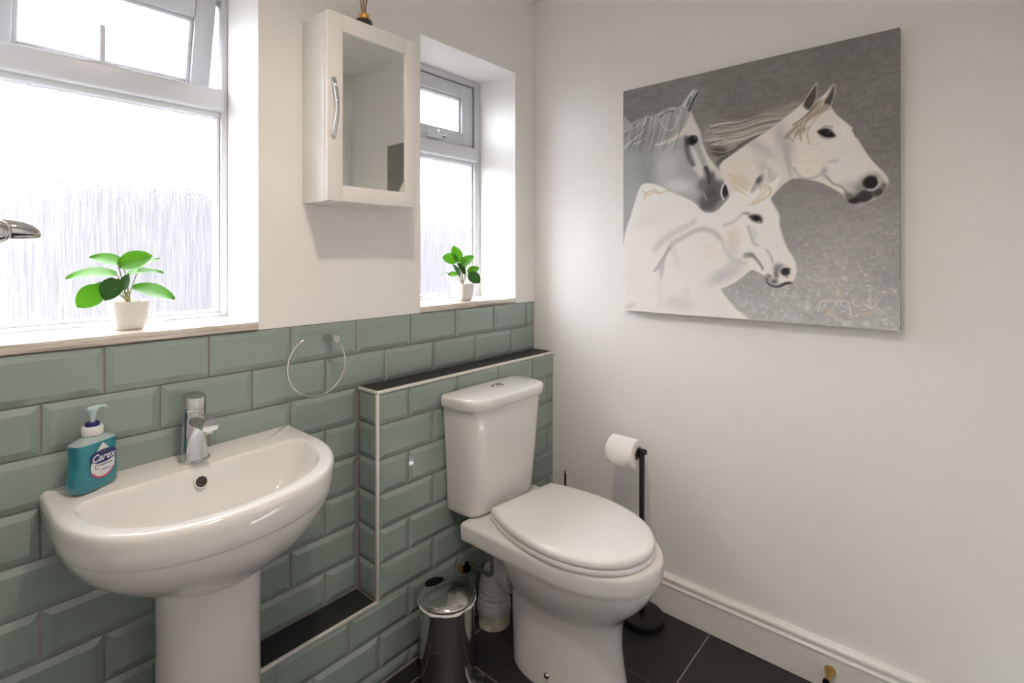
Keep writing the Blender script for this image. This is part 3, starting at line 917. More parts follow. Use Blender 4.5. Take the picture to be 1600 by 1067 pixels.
# ------------------------------------------------------------------ towel ring
trg = empty('towel_ring', (-.995, 0, 1.047))
tag(trg, 'open chrome towel ring on the tiles right of the basin tap', 'towel ring')
o = lathe('mounting_post', [(0, -.064), (.0108, -.064), (.0117, -.0628), (.0117, -.004), (.0125, -.0038), (.0125, -.0005)], 'chrome', None, (-.995, 0, 1.047), 36, 'Y', 35); put(o, trg)
rc = (-1.0485, -.052, .9785)
pts = []
for i in range(73):
    a = math.radians(50 - (50 + 242) * i / 72)
    pts.append((rc[0] + .0865 * math.cos(a), rc[1], rc[2] + .0865 * math.sin(a)))
o = tube('ring', pts, .0026, 'chrome', None, 12); put(o, trg)

# ------------------------------------------------------------------ bin
pb = empty('pedal_bin', (-.737, -.248, 0))
tag(pb, 'small shiny steel pedal bin between the tiled boxing and the toilet', 'bin')
lathe('bin_body', [(0, .010), (.080, .010), (.082, .014), (.082, .252), (.079, .254), (0, .254)], 'steel', pb, (0, 0, 0), 64)
lathe('base_ring', [(0, 0), (.084, 0), (.0855, .003), (.0855, .012), (.083, .015), (.07, .015)], 'black_plastic', pb, (0, 0, 0), 48)
lid_b = lathe('bin_lid', [(.070, .2575), (.0850, .2575), (.0866, .2600), (.0866, .2650), (.0845, .2685), (.074, .2735), (.05, .2780), (.025, .2800), (0, .2806)], 'steel', pb, (0, 0, 0), 64)
bm = bmesh.new(); add_lathe(bm, [(.0, .007), (.012, .0065), (.019, .004), (.021, 0), (.021, -.012), (0, -.012)], (0, 0, 0), 32, 'Z', 1.15, .75)
o = from_bm('hinge_pad', bm, 'black_plastic', pb, 40); o.location = (.004, .062, .2765); o.rotation_euler = (-.14, 0, -.35); o.scale = (1.25, 1.3, .6)
bm = bmesh.new()
pts = []
for i in range(64):
    a = 2 * PI * i / 64
    r = .0838 + .0008 * math.sin(i * .9)
    pts.append((r * math.cos(a), r * math.sin(a), .2535 + .0012 * math.sin(i * .7)))
add_tube(bm, pts, [.0042 + .0009 * math.sin(i * 1.3) for i in range(64)], 8, False, True)
from_bm('liner_edge', bm, 'liner', pb, 60)
bm = bmesh.new(); add_tube(bm, [(.0, -.07, .020), (.0, -.100, .020), (.0, -.118, .022)], [.010, .012, .012], 12)
for v in bm.verts: v.co.x *= 2.0; v.co.z = .019 + (v.co.z - .019) * .35
o = from_bm('pedal', bm, 'steel', pb, 40); o.rotation_euler = (0, 0, .55)

# ------------------------------------------------------------------ toilet roll stand, roll, brush
st = empty('toilet_roll_stand', (-.103, -.568, 0))
tag(st, 'black metal toilet roll stand with a round base beside the toilet', 'toilet roll stand')
lathe('base', [(0, .0), (.073, 0), (.0755, .003), (.0755, .020), (.073, .0235), (.066, .0245), (0, .0245)], 'black', st, (0, 0, 0), 56)
box('pole', (-.0075, .0075, -.0075, .0075, .024, .602), 'black', st, .0015)
bm = bmesh.new(); add_tube(bm, [(0, -.006, .595), (0, .06, .595), (0, .128, .595)], .0068, 16)
add_lathe(bm, [(0, -.016), (.009, -.016), (.0098, -.013), (.0098, .002), (0, .002)], (0, 0, .595), 20, 'Y')
from_bm('roll_arm', bm, 'black', st, 40)
lathe('end_disc', [(0, .009), (.018, .009), (.019, .0105), (.018, .012), (0, .012)], 'black', st, (0, 0, .588), 28, 'Y')
roll = empty('toilet_roll', (-.103, -.500, .526))
tag(roll, 'white toilet paper roll on the arm of the black stand', 'toilet roll')
bm = bmesh.new()
R0, R1 = .052, .0195
prof = []
for i in range(10): prof.append((R0 - .0008 * (1 if i in (0, 9) else 0), -.051 + .102 * i / 9))
add_lathe(bm, [(R1, -.0505)] + prof + [(R1, .0505), (R1, -.0505)], (0, 0, 0), 56, 'Y')
o = from_bm('paper', bm, 'paper', None, 40); o.parent = roll; o.location = (0, 0, .052)
bm = bmesh.new()                       # loose corner of the outer sheet, folded to a point
NS = 14
va = []
for i in range(NS + 1):
    a = math.radians(178 + 78 * i / NS)
    wv = .048 * (1 - i / NS)
    va.append([bm.verts.new(((R0 + .0015 + .0006 * i) * math.cos(a), y_, (R0 + .0015 + .0006 * i) * math.sin(a))) for y_ in (-.048 + (0.048 * i / NS), .048 - (.048 * i / NS) + .0005)])
for i in range(NS): bm.faces.new((va[i][0], va[i][1], va[i + 1][1], va[i + 1][0]))
o = from_bm('loose_sheet', bm, 'paper', None, 60); o.parent = roll; o.location = (0, 0, .052)
o = lathe('core', [(.0165, -.050), (.0192, -.050), (.0192, .050), (.0165, .050), (.0165, -.050)], 'cardboard', None, (0, 0, 0), 32, 'Y'); o.parent = roll; o.location = (0, 0, .052)
br = empty('toilet_brush', (-.075, -.218, 0))
tag(br, 'toilet brush with a thin dark handle standing in the corner behind the toilet', 'toilet brush')
lathe('holder', [(0, 0), (.044, 0), (.046, .003), (.046, .12), (.044, .122), (.040, .122), (.040, .01), (0, .01)], 'black', br, (0, 0, 0), 40)
lathe('brush_head', [(0, .02), (.028, .022), (.032, .03), (.032, .08), (.024, .092), (0, .095)], 'plastic_white', br, (0, 0, 0), 28)
lathe('handle', [(0, .09), (.004, .09), (.0042, .10), (.0042, .4145), (0, .4145)], 'black', br, (0, 0, 0), 16)
lathe('handle_tip', [(0, .414), (.0048, .414), (.0052, .4155), (.0052, .4225), (.004, .4245), (0, .425)], 'chrome', br, (0, 0, 0), 16)

# ------------------------------------------------------------------ door stop
ds = lathe('door_stop', [(0, -.0005), (.0155, -.0005), (.0155, .003), (.0125, .008), (.0095, .018), (.0072, .032), (.0068, .042), (.0085, .046), (.0105, .049), (.0105, .056), (0, .056)], 'brass', None, (0, 0, 0), 36, 'X', 35)
ds.location = (-.0185, -1.131, .060); ds.rotation_euler = (0, 0, PI)
o = lathe('rubber_tip', [(0, .0555), (.0095, .0555), (.0100, .058), (.0085, .064), (0, .065)], 'black_plastic', ds, (0, 0, 0), 28, 'X')
tag(ds, 'brass trumpet-shaped door stop screwed to the skirting board', 'door stop')

# ------------------------------------------------------------------ chrome fitting at the left edge
cf = empty('chrome_fitting', (XL, -.35, 1.31))
tag(cf, 'rounded chrome fitting reaching in at the left edge before the large window', 'fitting')
bm = bmesh.new()
sec = []
for X_, hz, hy, zc in ((-1.900, .0125, .014, 1.3155), (-1.80, .0150, .018, 1.3155), (-1.745, .0165, .021, 1.3160), (-1.715, .0165, .0225, 1.3160), (-1.700, .0160, .022, 1.3155), (-1.688, .0148, .0205, 1.3148), (-1.678, .0125, .0175, 1.3138), (-1.671, .0092, .013, 1.3125), (-1.6675, .0055, .008, 1.3115), (-1.6662, .002, .003, 1.3110)):
    hz *= 1.2; zc += .007
    sec.append([(X_, -.35 + hy * math.cos(t), zc + (hz * math.sin(t) if math.sin(t) > 0 else .62 * hz * math.sin(t))) for t in [2 * PI * i / 28 for i in range(28)]])
add_loft(bm, sec, True, True)
o = from_bm('lever', bm, 'chrome', None, 40); put(o, cf)
o = lathe('boss', [(0, 0), (.0, .0), (.013, .0), (.0165, .006), (.0175, .014), (.016, .021), (.010, .026), (0, .0275)], 'chrome', None, (-1.718, -.352, 1.322), 28, 'Y'); o.parent = None
put(o, cf); o.rotation_euler = (0, 0, 0); o.scale = (1, 1, 1)
for v in o.data.vertices: v.co.y = -.352 - (v.co.y + .352)
o.data.flip_normals()
o = tube('arm', [(XL, -.35, 1.3225), (-1.89, -.35, 1.3225)], .010, 'chrome', None, 20); put(o, cf)
o = lathe('wall_flange', [(0, 0), (.03, 0), (.03, .004), (.018, .012), (.011, .016), (0, .016)], 'chrome', None, (XL, -.35, 1.3225), 32, 'X'); put(o, cf)

# ------------------------------------------------------------------ ceiling downlight, and a weaker made-up one added as fill light
for i, (x, y) in enumerate(DOWNLIGHT_AND_FILL):
    d = empty('downlight', (x, y, ZC))
    tag(d, ('recessed chrome ceiling downlight nearest the basin, out of view', 'added fill light in the form of a recessed chrome ceiling downlight, out of view')[i], 'downlight')
    lathe('bezel', [(.030, -.001), (.030, -.004), (.034, -.006), (.041, -.005), (.043, .0), (.030, .0)], 'chrome', d, (0, 0, 0), 40)
    ln = lathe('lens', [(0, -.0015), (.0295, -.0015), (.0295, -.0005), (0, -.0005)], make_emit('downlight_lens', LAMP_COL, 40), d, (0, 0, 0), 32)
    l = bpy.data.lights.new('downlight_beam', 'SPOT')
    l.energy = LAMP_W * LAMP_GAIN[i] * 4; l.color = LAMP_COL; l.shadow_soft_size = .028
    l.spot_size = math.radians(150); l.spot_blend = 0.9
    lo = bpy.data.objects.new('downlight_beam', l); COL.objects.link(lo)
    lo.parent = d; lo.location = (0, 0, -.012)

# ------------------------------------------------------------------ potted plants
def leaf_mesh(L_, W_, curl, fold, notch=True):
    """oval leaf along +x from its stalk, with a folded midrib and a drooping tip"""
    bm = bmesh.new()
    nu, nv = 10, 6
    g = []
    for i in range(nu + 1):
        t = i / nu
        hw = W_ / 2 * (math.sin(PI * min(1, t * .96 + .04)) ** .62) * (1.0 - .12 * t)
        if i == nu: hw = 0.0004
        row = []
        for j in range(nv + 1):
            s = 2 * j / nv - 1
            row.append(bm.verts.new((t * L_, s * hw, -curl * L_ * (t - .3) ** 2 + fold * W_ * (abs(s) ** 1.4) * .5)))
        g.append(row)
    for i in range(nu):
        for j in range(nv):
            bm.faces.new((g[i][j], g[i + 1][j], g[i + 1][j + 1], g[i][j + 1]))
    me = bpy.data.meshes.new('leaf')
    bmesh.ops.recalc_face_normals(bm, faces=bm.faces)
    bm.to_mesh(me); bm.free()
    for p in me.polygons: p.use_smooth = True
    return me
def plant(loc, leaves, label, px_per_m, right, fwd):
    """leaves: (tip/base centre dx, dz in photo-scale metres, length, width seen, angle deg, depth, kind)"""
    root = empty('potted_plant', loc)
    tag(root, label, 'plant', 'small potted plants on the window sills')
    hs = .0415
    rg = []
    for z, a in ((.0, .0235), (.002, .0265), (.010, .0305), (.026, .0345), (.044, .0368), (.0665, .0378), (.068, .0374), (.068, .0342), (.060, .0335)):
        rg.append(rr(a, a, z, 5.5, 48))
    bm = bmesh.new(); add_loft(bm, rg, True, False)
    from_bm('pot', bm, 'pot', root, 40)
    bm = bmesh.new(); add_loft(bm, [rr(.0337, .0337, .0615, 5.5, 32), rr(.018, .018, .064, 4, 32)], False, True)
    from_bm('pebble_fill', bm, 'soil', root, 60)
    R_ = Vector(right); F_ = Vector(fwd); U_ = Vector((0, 0, 1))
    for i, (dx, dz, ln, wd, ang, dep, dark) in enumerate(leaves):
        a = math.radians(ang)
        d = (R_ * math.cos(a) + U_ * math.sin(a) + F_ * dep * .35).normalized()
        ln *= 1.12; wd *= 1.12
        full = ln * .84
        tilt = math.acos(max(.12, min(1.0, wd / full)))
        side = d.cross(F_).normalized()
        nrm = side.cross(d).normalized()            # roughly towards / away from the viewer
        if nrm.dot(F_) > 0: nrm = -nrm
        # tilt about the stalk axis so that the top side shows
        up_side = side if side.z > 0 else -side
        n2 = (nrm * math.cos(tilt) + up_side * math.sin(tilt)).normalized()
        yv = n2.cross(d).normalized()
        c = R_ * dx + U_ * (.068 + dz) + F_ * (dep * .03)
        b = c - d * ln * .5
        me = leaf_mesh(ln, full, .28, .16)
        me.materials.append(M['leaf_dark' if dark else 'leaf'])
        o = link('leaf', me, None, root)
        o.matrix_local = Matrix(((d.x, yv.x, n2.x, b.x), (d.y, yv.y, n2.y, b.y), (d.z, yv.z, n2.z, b.z), (0, 0, 0, 1)))
        s0 = Vector((.004 * math.cos(i * 2.4), .004 * math.sin(i * 2.4), .062))
        mid = s0.lerp(b, .55) + U_ * .006
        tube('stem', spline([s0, mid, b], 6), .0011, 'stem', root, 8)
    return root
vr = Vector((.6547, -.7558, 0)); 
def basis(loc):
    f = Vector((loc[0] + 1.798, loc[1] + 1.427, 0)).normalized()
    return Vector((f.y, -f.x, 0)), f
l1 = (-1.458, .082, 1.1115)
r1, f1 = basis(l1)
k = 4630.0
P1 = []
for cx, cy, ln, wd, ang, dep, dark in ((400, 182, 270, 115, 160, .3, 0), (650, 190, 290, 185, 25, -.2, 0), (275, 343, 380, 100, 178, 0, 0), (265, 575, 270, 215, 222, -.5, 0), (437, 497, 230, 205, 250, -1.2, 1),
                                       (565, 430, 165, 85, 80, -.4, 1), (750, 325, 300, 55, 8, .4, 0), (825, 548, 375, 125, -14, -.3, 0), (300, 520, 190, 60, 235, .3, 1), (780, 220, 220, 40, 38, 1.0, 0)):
    P1.append(((cx - 592) / k, (640 - cy) / k, ln / k, wd / k, ang, dep, dark))
plant(l1, P1, 'leafy green plant in a white square pot on the large window sill', 651, r1, f1)
l2 = (-.366, .073, 1.1115)
r2, f2 = basis(l2)
k = 3822.0
P2 = []
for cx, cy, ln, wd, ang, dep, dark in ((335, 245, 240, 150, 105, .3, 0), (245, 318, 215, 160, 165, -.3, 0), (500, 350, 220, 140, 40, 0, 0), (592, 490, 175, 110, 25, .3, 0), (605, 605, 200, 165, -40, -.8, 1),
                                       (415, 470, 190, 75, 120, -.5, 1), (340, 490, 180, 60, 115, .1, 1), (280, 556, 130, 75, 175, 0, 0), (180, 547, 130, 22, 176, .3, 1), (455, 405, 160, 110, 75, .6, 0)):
    P2.append(((cx - 430) / k, (692 - cy) / k, ln / k, wd / k, ang, dep, dark))
plant(l2, P2, 'leafy green plant in a white square pot on the small window sill', 394, r2, f2)

# ------------------------------------------------------------------ horse picture on canvas
HORSES=[
('P',[(-.002,.84),(.036,.848),(.082,.86),(.113,.869),(.148,.865),(.189,.877),(.229,.885),(.256,.878),(.279,.9),(.304,.93),(.325,.942),(.343,.925),(.33,.893),(.311,.862),(.321,.825),(.349,.767),(.356,.73),(.38,.661),(.42,.604),(.452,.551),(.466,.509),(.45,.475),(.425,.462),(.405,.432),(.371,.428),(.345,.443),(.338,.47),(.256,.47),(.142,.444),(.082,.405),(-.002,.247)],(160,162,163),1,.004,None,'A'),
('B',(.097,.774),(.0882,.0625,0),(120,121,121),.7,'A'),
('B',(.2,.639),(.0667,.0708,0),(186,189,190),.85,'A'),
('B',(.256,.546),(.0784,.0375,10),(202,204,206),.9,'A'),
('B',(.113,.631),(.0431,.1042,0),(145,148,150),.8,'A'),
('B',(.051,.536),(.0392,.0833,0),(160,163,165),.8,'A'),
('B',(.229,.795),(.0353,.0521,20),(140,142,142),.6,'A'),
('L',[(.0,.739),(.036,.764),(.091,.803),(.113,.854)],(.004,.008),(205,205,203),.8,'A'),
('L',[(.051,.753),(.101,.765),(.13,.812),(.142,.854)],(.004,.008),(200,200,198),.75,'A'),
('L',[(.07,.788),(.107,.826),(.121,.853)],(.004,.006),(95,96,96),.7,'A'),
('L',[(.148,.859),(.125,.799),(.091,.755)],(.004,.004),(100,101,101),.6,'A'),
('L',[(.0,.789),(.036,.819),(.082,.848)],(.004,.004),(100,100,100),.6,'A'),
('L',[(.004,.818),(.051,.825),(.082,.842)],(.004,.004),(205,205,204),.6,'A'),
('L',[(.166,.861),(.184,.817),(.215,.786),(.243,.799),(.256,.846)],(.004,.004),(195,196,195),.8,'A'),
('L',[(.172,.864),(.215,.875),(.246,.879)],(.004,.004),(205,205,205),.8,'A'),
('L',[(.174,.852),(.206,.869),(.237,.867)],(.008,.006),(105,106,106),.8,'A'),
('L',[(.279,.879),(.3,.912),(.321,.935)],(.008,.006),(205,205,204),.9,'A'),
('L',[(.304,.858),(.319,.893),(.34,.923)],(.01,.006),(60,60,60),.9,'A'),
('L',[(.295,.878),(.308,.911)],(.004,.004),(75,75,75),.8,'A'),
('L',[(.311,.835),(.332,.884),(.343,.914)],(.003,.003),(195,195,194),.8,'A'),
('L',[(.319,.84),(.295,.79),(.251,.754),(.2,.739),(.154,.732)],(.024,.006),(216,208,197),.85,'A'),
('P',[(.317,.818),(.345,.768),(.358,.717),(.382,.655),(.422,.598),(.452,.549),(.427,.546),(.395,.586),(.371,.636),(.353,.69),(.338,.741),(.285,.754),(.3,.789)],(205,202,199),.95,.006,'A',None),
('P',[(.311,.702),(.33,.683),(.349,.638),(.364,.595),(.38,.549),(.364,.548),(.338,.586),(.319,.615),(.327,.631)],(208,206,204),.95,.006,'A',None),
('L',[(.292,.742),(.292,.698),(.304,.655),(.319,.628)],(.018,.014),(85,86,87),.75,'A'),
('B',(.317,.73),(.0216,.0208,0),(38,37,37),1,'A'),
('B',(.317,.73),(.0137,.0125,0),(20,20,20),1,'A'),
('B',(.325,.737),(.0031,.0033,0),(150,150,150),.9,'A'),
('B',(.295,.725),(.0098,.0208,0),(60,60,60),.7,'A'),
('P',[(.374,.604),(.397,.569),(.42,.555),(.447,.542),(.466,.509),(.45,.475),(.425,.462),(.405,.432),(.371,.428),(.345,.443),(.34,.48),(.362,.508),(.349,.543),(.364,.571)],(92,93,95),.85,.014,'A',None),
('B',(.395,.503),(.0294,.0375,-30),(74,75,77),.7,'A'),
('B',(.38,.457),(.0255,.0187,0),(78,79,81),.7,'A'),
('L',[(.343,.533),(.364,.503),(.374,.478)],(.006,.004),(170,171,172),.6,'A'),
('B',(.358,.537),(.0235,.0292,0),(105,107,108),.8,'A'),
('L',[(.371,.609),(.384,.572),(.384,.545)],(.012,.006),(62,62,64),.9,'A'),
('B',(.395,.571),(.0118,.0208,20),(75,76,78),.8,'A'),
('B',(.45,.511),(.0118,.0271,10),(38,38,40),1,'A'),
('L',[(.454,.546),(.438,.53),(.432,.497),(.442,.473)],(.004,.004),(215,213,211),.95,'A'),
('L',[(.007,.738),(.03,.788),(.036,.844)],(.0026,.0032),(205,206,206),.5,'A'),
('L',[(.026,.726),(.047,.771),(.056,.844)],(.0026,.0032),(112,113,114),.5,'A'),
('L',[(.045,.743),(.066,.774),(.077,.85)],(.0026,.0032),(180,181,181),.5,'A'),
('L',[(.064,.731),(.085,.789),(.097,.843)],(.0026,.0032),(205,206,206),.5,'A'),
('L',[(.082,.718),(.103,.789),(.116,.855)],(.0026,.0032),(112,113,114),.5,'A'),
('L',[(.101,.736),(.121,.771),(.136,.843)],(.0026,.0032),(180,181,181),.5,'A'),
('L',[(.119,.723),(.139,.756),(.155,.859)],(.0026,.0032),(205,206,206),.5,'A'),
('L',[(.136,.71),(.157,.764),(.176,.843)],(.0026,.0032),(112,113,114),.5,'A'),
('L',[(.154,.729),(.174,.777),(.195,.864)],(.0026,.0032),(180,181,181),.5,'A'),
('L',[(.172,.715),(.192,.773),(.214,.843)],(.0026,.0032),(205,206,206),.5,'A'),
('L',[(.189,.704),(.209,.754),(.231,.866)],(.0026,.0032),(112,113,114),.5,'A'),
('L',[(.206,.72),(.227,.744),(.25,.846)],(.0026,.0032),(180,181,181),.5,'A'),
('L',[(.223,.708),(.243,.754),(.268,.867)],(.0026,.0032),(205,206,206),.5,'A'),
('L',[(.24,.697),(.26,.765),(.286,.848)],(.0026,.0032),(112,113,114),.5,'A'),
('P',[(.714,.802),(.686,.812),(.637,.802),(.604,.8),(.559,.78),(.501,.776),(.427,.791),(.382,.785),(.364,.758),(.356,.737),(.371,.694),(.402,.637),(.425,.608),(.493,.659),(.614,.73)],(158,152,144),.95,.01,None,'M'),
('B',(.427,.665),(.0549,.025,25),(72,71,71),.95,'M'),
('B',(.402,.709),(.0392,.0125,0),(105,104,102),.7,'M'),
('L',[(.415,.62),(.489,.672),(.559,.707),(.614,.732)],(.016,.008),(88,86,84),.9,'M'),
('L',[(.383,.8),(.435,.793),(.508,.796),(.581,.805),(.643,.794),(.702,.8)],(.003,.0038),(150,144,136),.62,'M'),
('L',[(.384,.789),(.435,.788),(.508,.788),(.581,.8),(.643,.793),(.702,.797)],(.003,.0038),(118,114,110),.62,'M'),
('L',[(.372,.785),(.435,.791),(.508,.784),(.581,.799),(.643,.79),(.701,.795)],(.003,.0038),(118,114,110),.62,'M'),
('L',[(.383,.784),(.435,.778),(.508,.783),(.581,.794),(.643,.788),(.701,.791)],(.003,.0038),(190,183,174),.62,'M'),
('L',[(.369,.78),(.435,.785),(.508,.779),(.581,.793),(.643,.785),(.7,.789)],(.003,.0038),(118,114,110),.62,'M'),
('L',[(.388,.779),(.435,.766),(.508,.777),(.581,.786),(.643,.783),(.7,.786)],(.003,.0038),(150,144,136),.62,'M'),
('L',[(.391,.774),(.435,.78),(.508,.776),(.581,.788),(.643,.78),(.699,.784)],(.003,.0038),(214,209,202),.62,'M'),
('L',[(.39,.764),(.435,.771),(.508,.767),(.581,.783),(.643,.778),(.699,.782)],(.003,.0038),(98,96,94),.62,'M'),
('L',[(.38,.76),(.435,.762),(.508,.762),(.581,.778),(.643,.776),(.698,.778)],(.003,.0038),(150,144,136),.62,'M'),
('L',[(.397,.756),(.435,.765),(.508,.762),(.581,.777),(.643,.773),(.698,.776)],(.003,.0038),(204,199,191),.62,'M'),
('L',[(.382,.772),(.435,.762),(.508,.768),(.581,.777),(.643,.771),(.696,.773)],(.003,.0038),(98,96,94),.62,'M'),
('L',[(.387,.761),(.435,.754),(.508,.76),(.581,.771),(.643,.768),(.696,.771)],(.003,.0038),(150,144,136),.62,'M'),
('L',[(.384,.749),(.435,.747),(.508,.752),(.581,.766),(.643,.766),(.695,.768)],(.003,.0038),(118,114,110),.62,'M'),
('L',[(.396,.745),(.435,.749),(.508,.749),(.581,.765),(.643,.765),(.695,.765)],(.003,.0038),(204,199,191),.62,'M'),
('L',[(.4,.737),(.435,.741),(.508,.743),(.581,.76),(.643,.762),(.694,.762)],(.003,.0038),(190,183,174),.62,'M'),
('L',[(.376,.742),(.435,.739),(.508,.743),(.581,.758),(.643,.76),(.694,.76)],(.003,.0038),(150,144,136),.62,'M'),
('L',[(.389,.744),(.435,.735),(.508,.744),(.581,.755),(.643,.758),(.693,.758)],(.003,.0038),(150,144,136),.62,'M'),
('L',[(.369,.744),(.435,.739),(.508,.742),(.581,.754),(.643,.755),(.693,.755)],(.003,.0038),(98,96,94),.62,'M'),
('L',[(.368,.725),(.435,.727),(.508,.729),(.581,.747),(.643,.753),(.692,.752)],(.003,.0038),(118,114,110),.62,'M'),
('L',[(.368,.729),(.435,.723),(.508,.73),(.581,.744),(.643,.75),(.692,.749)],(.003,.0038),(118,114,110),.62,'M'),
('L',[(.37,.723),(.435,.721),(.508,.725),(.581,.742),(.643,.748),(.69,.747)],(.003,.0038),(204,199,191),.62,'M'),
('L',[(.391,.725),(.435,.725),(.508,.729),(.581,.742),(.643,.745),(.69,.744)],(.003,.0038),(214,209,202),.62,'M'),
('L',[(.408,.721),(.435,.718),(.508,.726),(.581,.738),(.643,.743),(.689,.741)],(.003,.0038),(204,199,191),.62,'M'),
('L',[(.393,.717),(.435,.726),(.508,.723),(.581,.738),(.643,.741),(.689,.738)],(.003,.0038),(118,114,110),.62,'M'),
('L',[(.386,.715),(.435,.718),(.508,.719),(.581,.733),(.643,.738),(.688,.736)],(.003,.0038),(214,209,202),.62,'M'),
('L',[(.412,.704),(.435,.717),(.508,.714),(.581,.731),(.643,.736),(.688,.733)],(.003,.0038),(118,114,110),.62,'M'),
('L',[(.41,.709),(.435,.708),(.508,.714),(.581,.727),(.643,.735),(.687,.731)],(.003,.0038),(150,144,136),.62,'M'),
('L',[(.384,.696),(.435,.706),(.508,.703),(.581,.723),(.643,.732),(.687,.727)],(.003,.0038),(150,144,136),.62,'M'),
('L',[(.406,.7),(.435,.706),(.508,.707),(.581,.723),(.643,.73),(.686,.725)],(.003,.0038),(214,209,202),.62,'M'),
('L',[(.394,.702),(.435,.696),(.508,.704),(.581,.718),(.643,.727),(.686,.723)],(.003,.0038),(214,209,202),.62,'M'),
('L',[(.371,.719),(.427,.721),(.477,.698)],(.004,.004),(185,182,176),.7,'M'),
('L',[(.389,.678),(.44,.663),(.489,.677)],(.0032,.0032),(165,163,160),.6,'M'),
('L',[(.407,.642),(.435,.648),(.464,.655)],(.0028,.0028),(150,150,148),.6,'M'),
('P',[(.714,.802),(.735,.829),(.751,.855),(.765,.87),(.765,.834),(.763,.806),(.773,.813),(.795,.832),(.817,.856),(.82,.821),(.807,.782),(.816,.758),(.835,.731),(.874,.685),(.885,.65),(.906,.606),(.928,.566),(.961,.521),(.97,.495),(.964,.473),(.94,.443),(.906,.428),(.886,.419),(.858,.434),(.842,.46),(.814,.485),(.775,.51),(.733,.526),(.692,.533),(.664,.521),(.645,.502),(.614,.466),(.592,.419),(.489,.425),(.454,.524),(.425,.61),(.493,.661),(.614,.732)],(216,211,206),1,.003,None,'B'),
('B',(.489,.563),(.0588,.0458,-35),(218,209,199),.8,'B'),
('B',(.581,.659),(.0235,.0833,-50),(188,184,182),.8,'B'),
('B',(.658,.677),(.0275,.0833,-20),(176,176,177),.8,'B'),
('B',(.604,.563),(.0196,.0729,-35),(176,176,176),.6,'B'),
('B',(.673,.591),(.0118,.0667,-10),(165,166,168),.75,'B'),
('B',(.656,.577),(.0098,.0521,-10),(205,203,200),.6,'B'),
('B',(.735,.591),(.051,.0542,0),(224,216,209),.8,'B'),
('B',(.829,.662),(.0431,.0625,30),(222,218,214),.7,'B'),
('L',[(.689,.573),(.711,.538),(.741,.528),(.771,.537),(.791,.555)],(.006,.008),(165,163,161),.6,'B'),
('B',(.786,.549),(.0098,.0187,10),(160,158,157),.7,'B'),
('B',(.816,.581),(.0176,.0063,0),(150,148,148),.6,'B'),
('B',(.845,.555),(.049,.0375,20),(218,216,215),.8,'B'),
('B',(.866,.491),(.0275,.0167,30),(180,180,181),.7,'B'),
('L',[(.791,.532),(.814,.503),(.84,.489),(.852,.47)],(.006,.006),(135,134,133),.7,'B'),
('P',[(.721,.796),(.728,.82),(.747,.847),(.763,.869),(.763,.828),(.756,.801),(.739,.777)],(72,68,65),.95,.005,'B',None),
('P',[(.785,.795),(.801,.821),(.816,.852),(.817,.82),(.807,.784),(.795,.784)],(70,67,65),.95,.005,'B',None),
('L',[(.716,.797),(.735,.832),(.763,.871)],(.003,.003),(210,207,203),.9,'B'),
('L',[(.791,.776),(.762,.759),(.721,.738),(.686,.713),(.664,.688)],(.016,.008),(140,127,112),.75,'B'),
('L',[(.777,.801),(.751,.774),(.727,.742),(.714,.703)],(.012,.008),(150,140,126),.75,'B'),
('L',[(.767,.799),(.731,.759),(.689,.731)],(.004,.004),(105,95,85),.7,'B'),
('L',[(.783,.795),(.767,.764),(.735,.731)],(.004,.004),(205,198,188),.8,'B'),
('L',[(.801,.77),(.771,.752),(.735,.701),(.741,.653)],(.004,.004),(175,160,140),.6,'B'),
('L',[(.721,.742),(.689,.708),(.673,.694),(.689,.672)],(.004,.004),(160,146,126),.7,'B'),
('B',(.711,.707),(.0235,.0104,-20),(128,118,105),.7,'B'),
('B',(.762,.782),(.0098,.0187,10),(110,105,100),.7,'B'),
('L',[(.795,.784),(.757,.759),(.726,.73),(.692,.704)],(.0032,.0026),(205,197,186),.6,'B'),
('L',[(.792,.785),(.756,.759),(.728,.73),(.692,.683)],(.0032,.0026),(158,144,126),.6,'B'),
('L',[(.79,.786),(.76,.759),(.721,.731),(.694,.685)],(.0032,.0026),(128,116,102),.6,'B'),
('L',[(.788,.788),(.763,.758),(.72,.731),(.695,.685)],(.0032,.0026),(158,144,126),.6,'B'),
('L',[(.784,.789),(.752,.76),(.718,.731),(.706,.676)],(.0032,.0026),(158,144,126),.6,'B'),
('L',[(.782,.79),(.752,.76),(.719,.731),(.708,.702)],(.0032,.0026),(205,197,186),.6,'B'),
('L',[(.779,.791),(.75,.76),(.715,.731),(.711,.694)],(.0032,.0026),(205,197,186),.6,'B'),
('L',[(.777,.791),(.752,.76),(.721,.731),(.695,.684)],(.0032,.0026),(158,144,126),.6,'B'),
('L',[(.775,.793),(.751,.76),(.713,.732),(.715,.669)],(.0032,.0026),(128,116,102),.6,'B'),
('L',[(.772,.794),(.745,.761),(.719,.731),(.72,.685)],(.0032,.0026),(205,197,186),.6,'B'),
('L',[(.77,.795),(.749,.761),(.708,.733),(.724,.69)],(.0032,.0026),(205,197,186),.6,'B'),
('L',[(.767,.796),(.747,.761),(.712,.732),(.722,.697)],(.0032,.0026),(158,144,126),.6,'B'),
('P',[(.765,.694),(.779,.702),(.801,.698),(.816,.68),(.82,.668),(.798,.667),(.779,.676)],(35,32,31),1,.004,'B',None),
('L',[(.771,.697),(.791,.709),(.81,.702)],(.004,.004),(130,126,124),.6,'B'),
('B',(.802,.688),(.0025,.0027,0),(170,168,166),.8,'B'),
('L',[(.771,.677),(.795,.663),(.82,.665)],(.004,.002),(150,146,144),.6,'B'),
('L',[(.875,.683),(.883,.656)],(.008,.004),(60,58,57),.9,'B'),
('B',(.89,.467),(.0196,.0375,0),(120,119,118),.7,'B'),
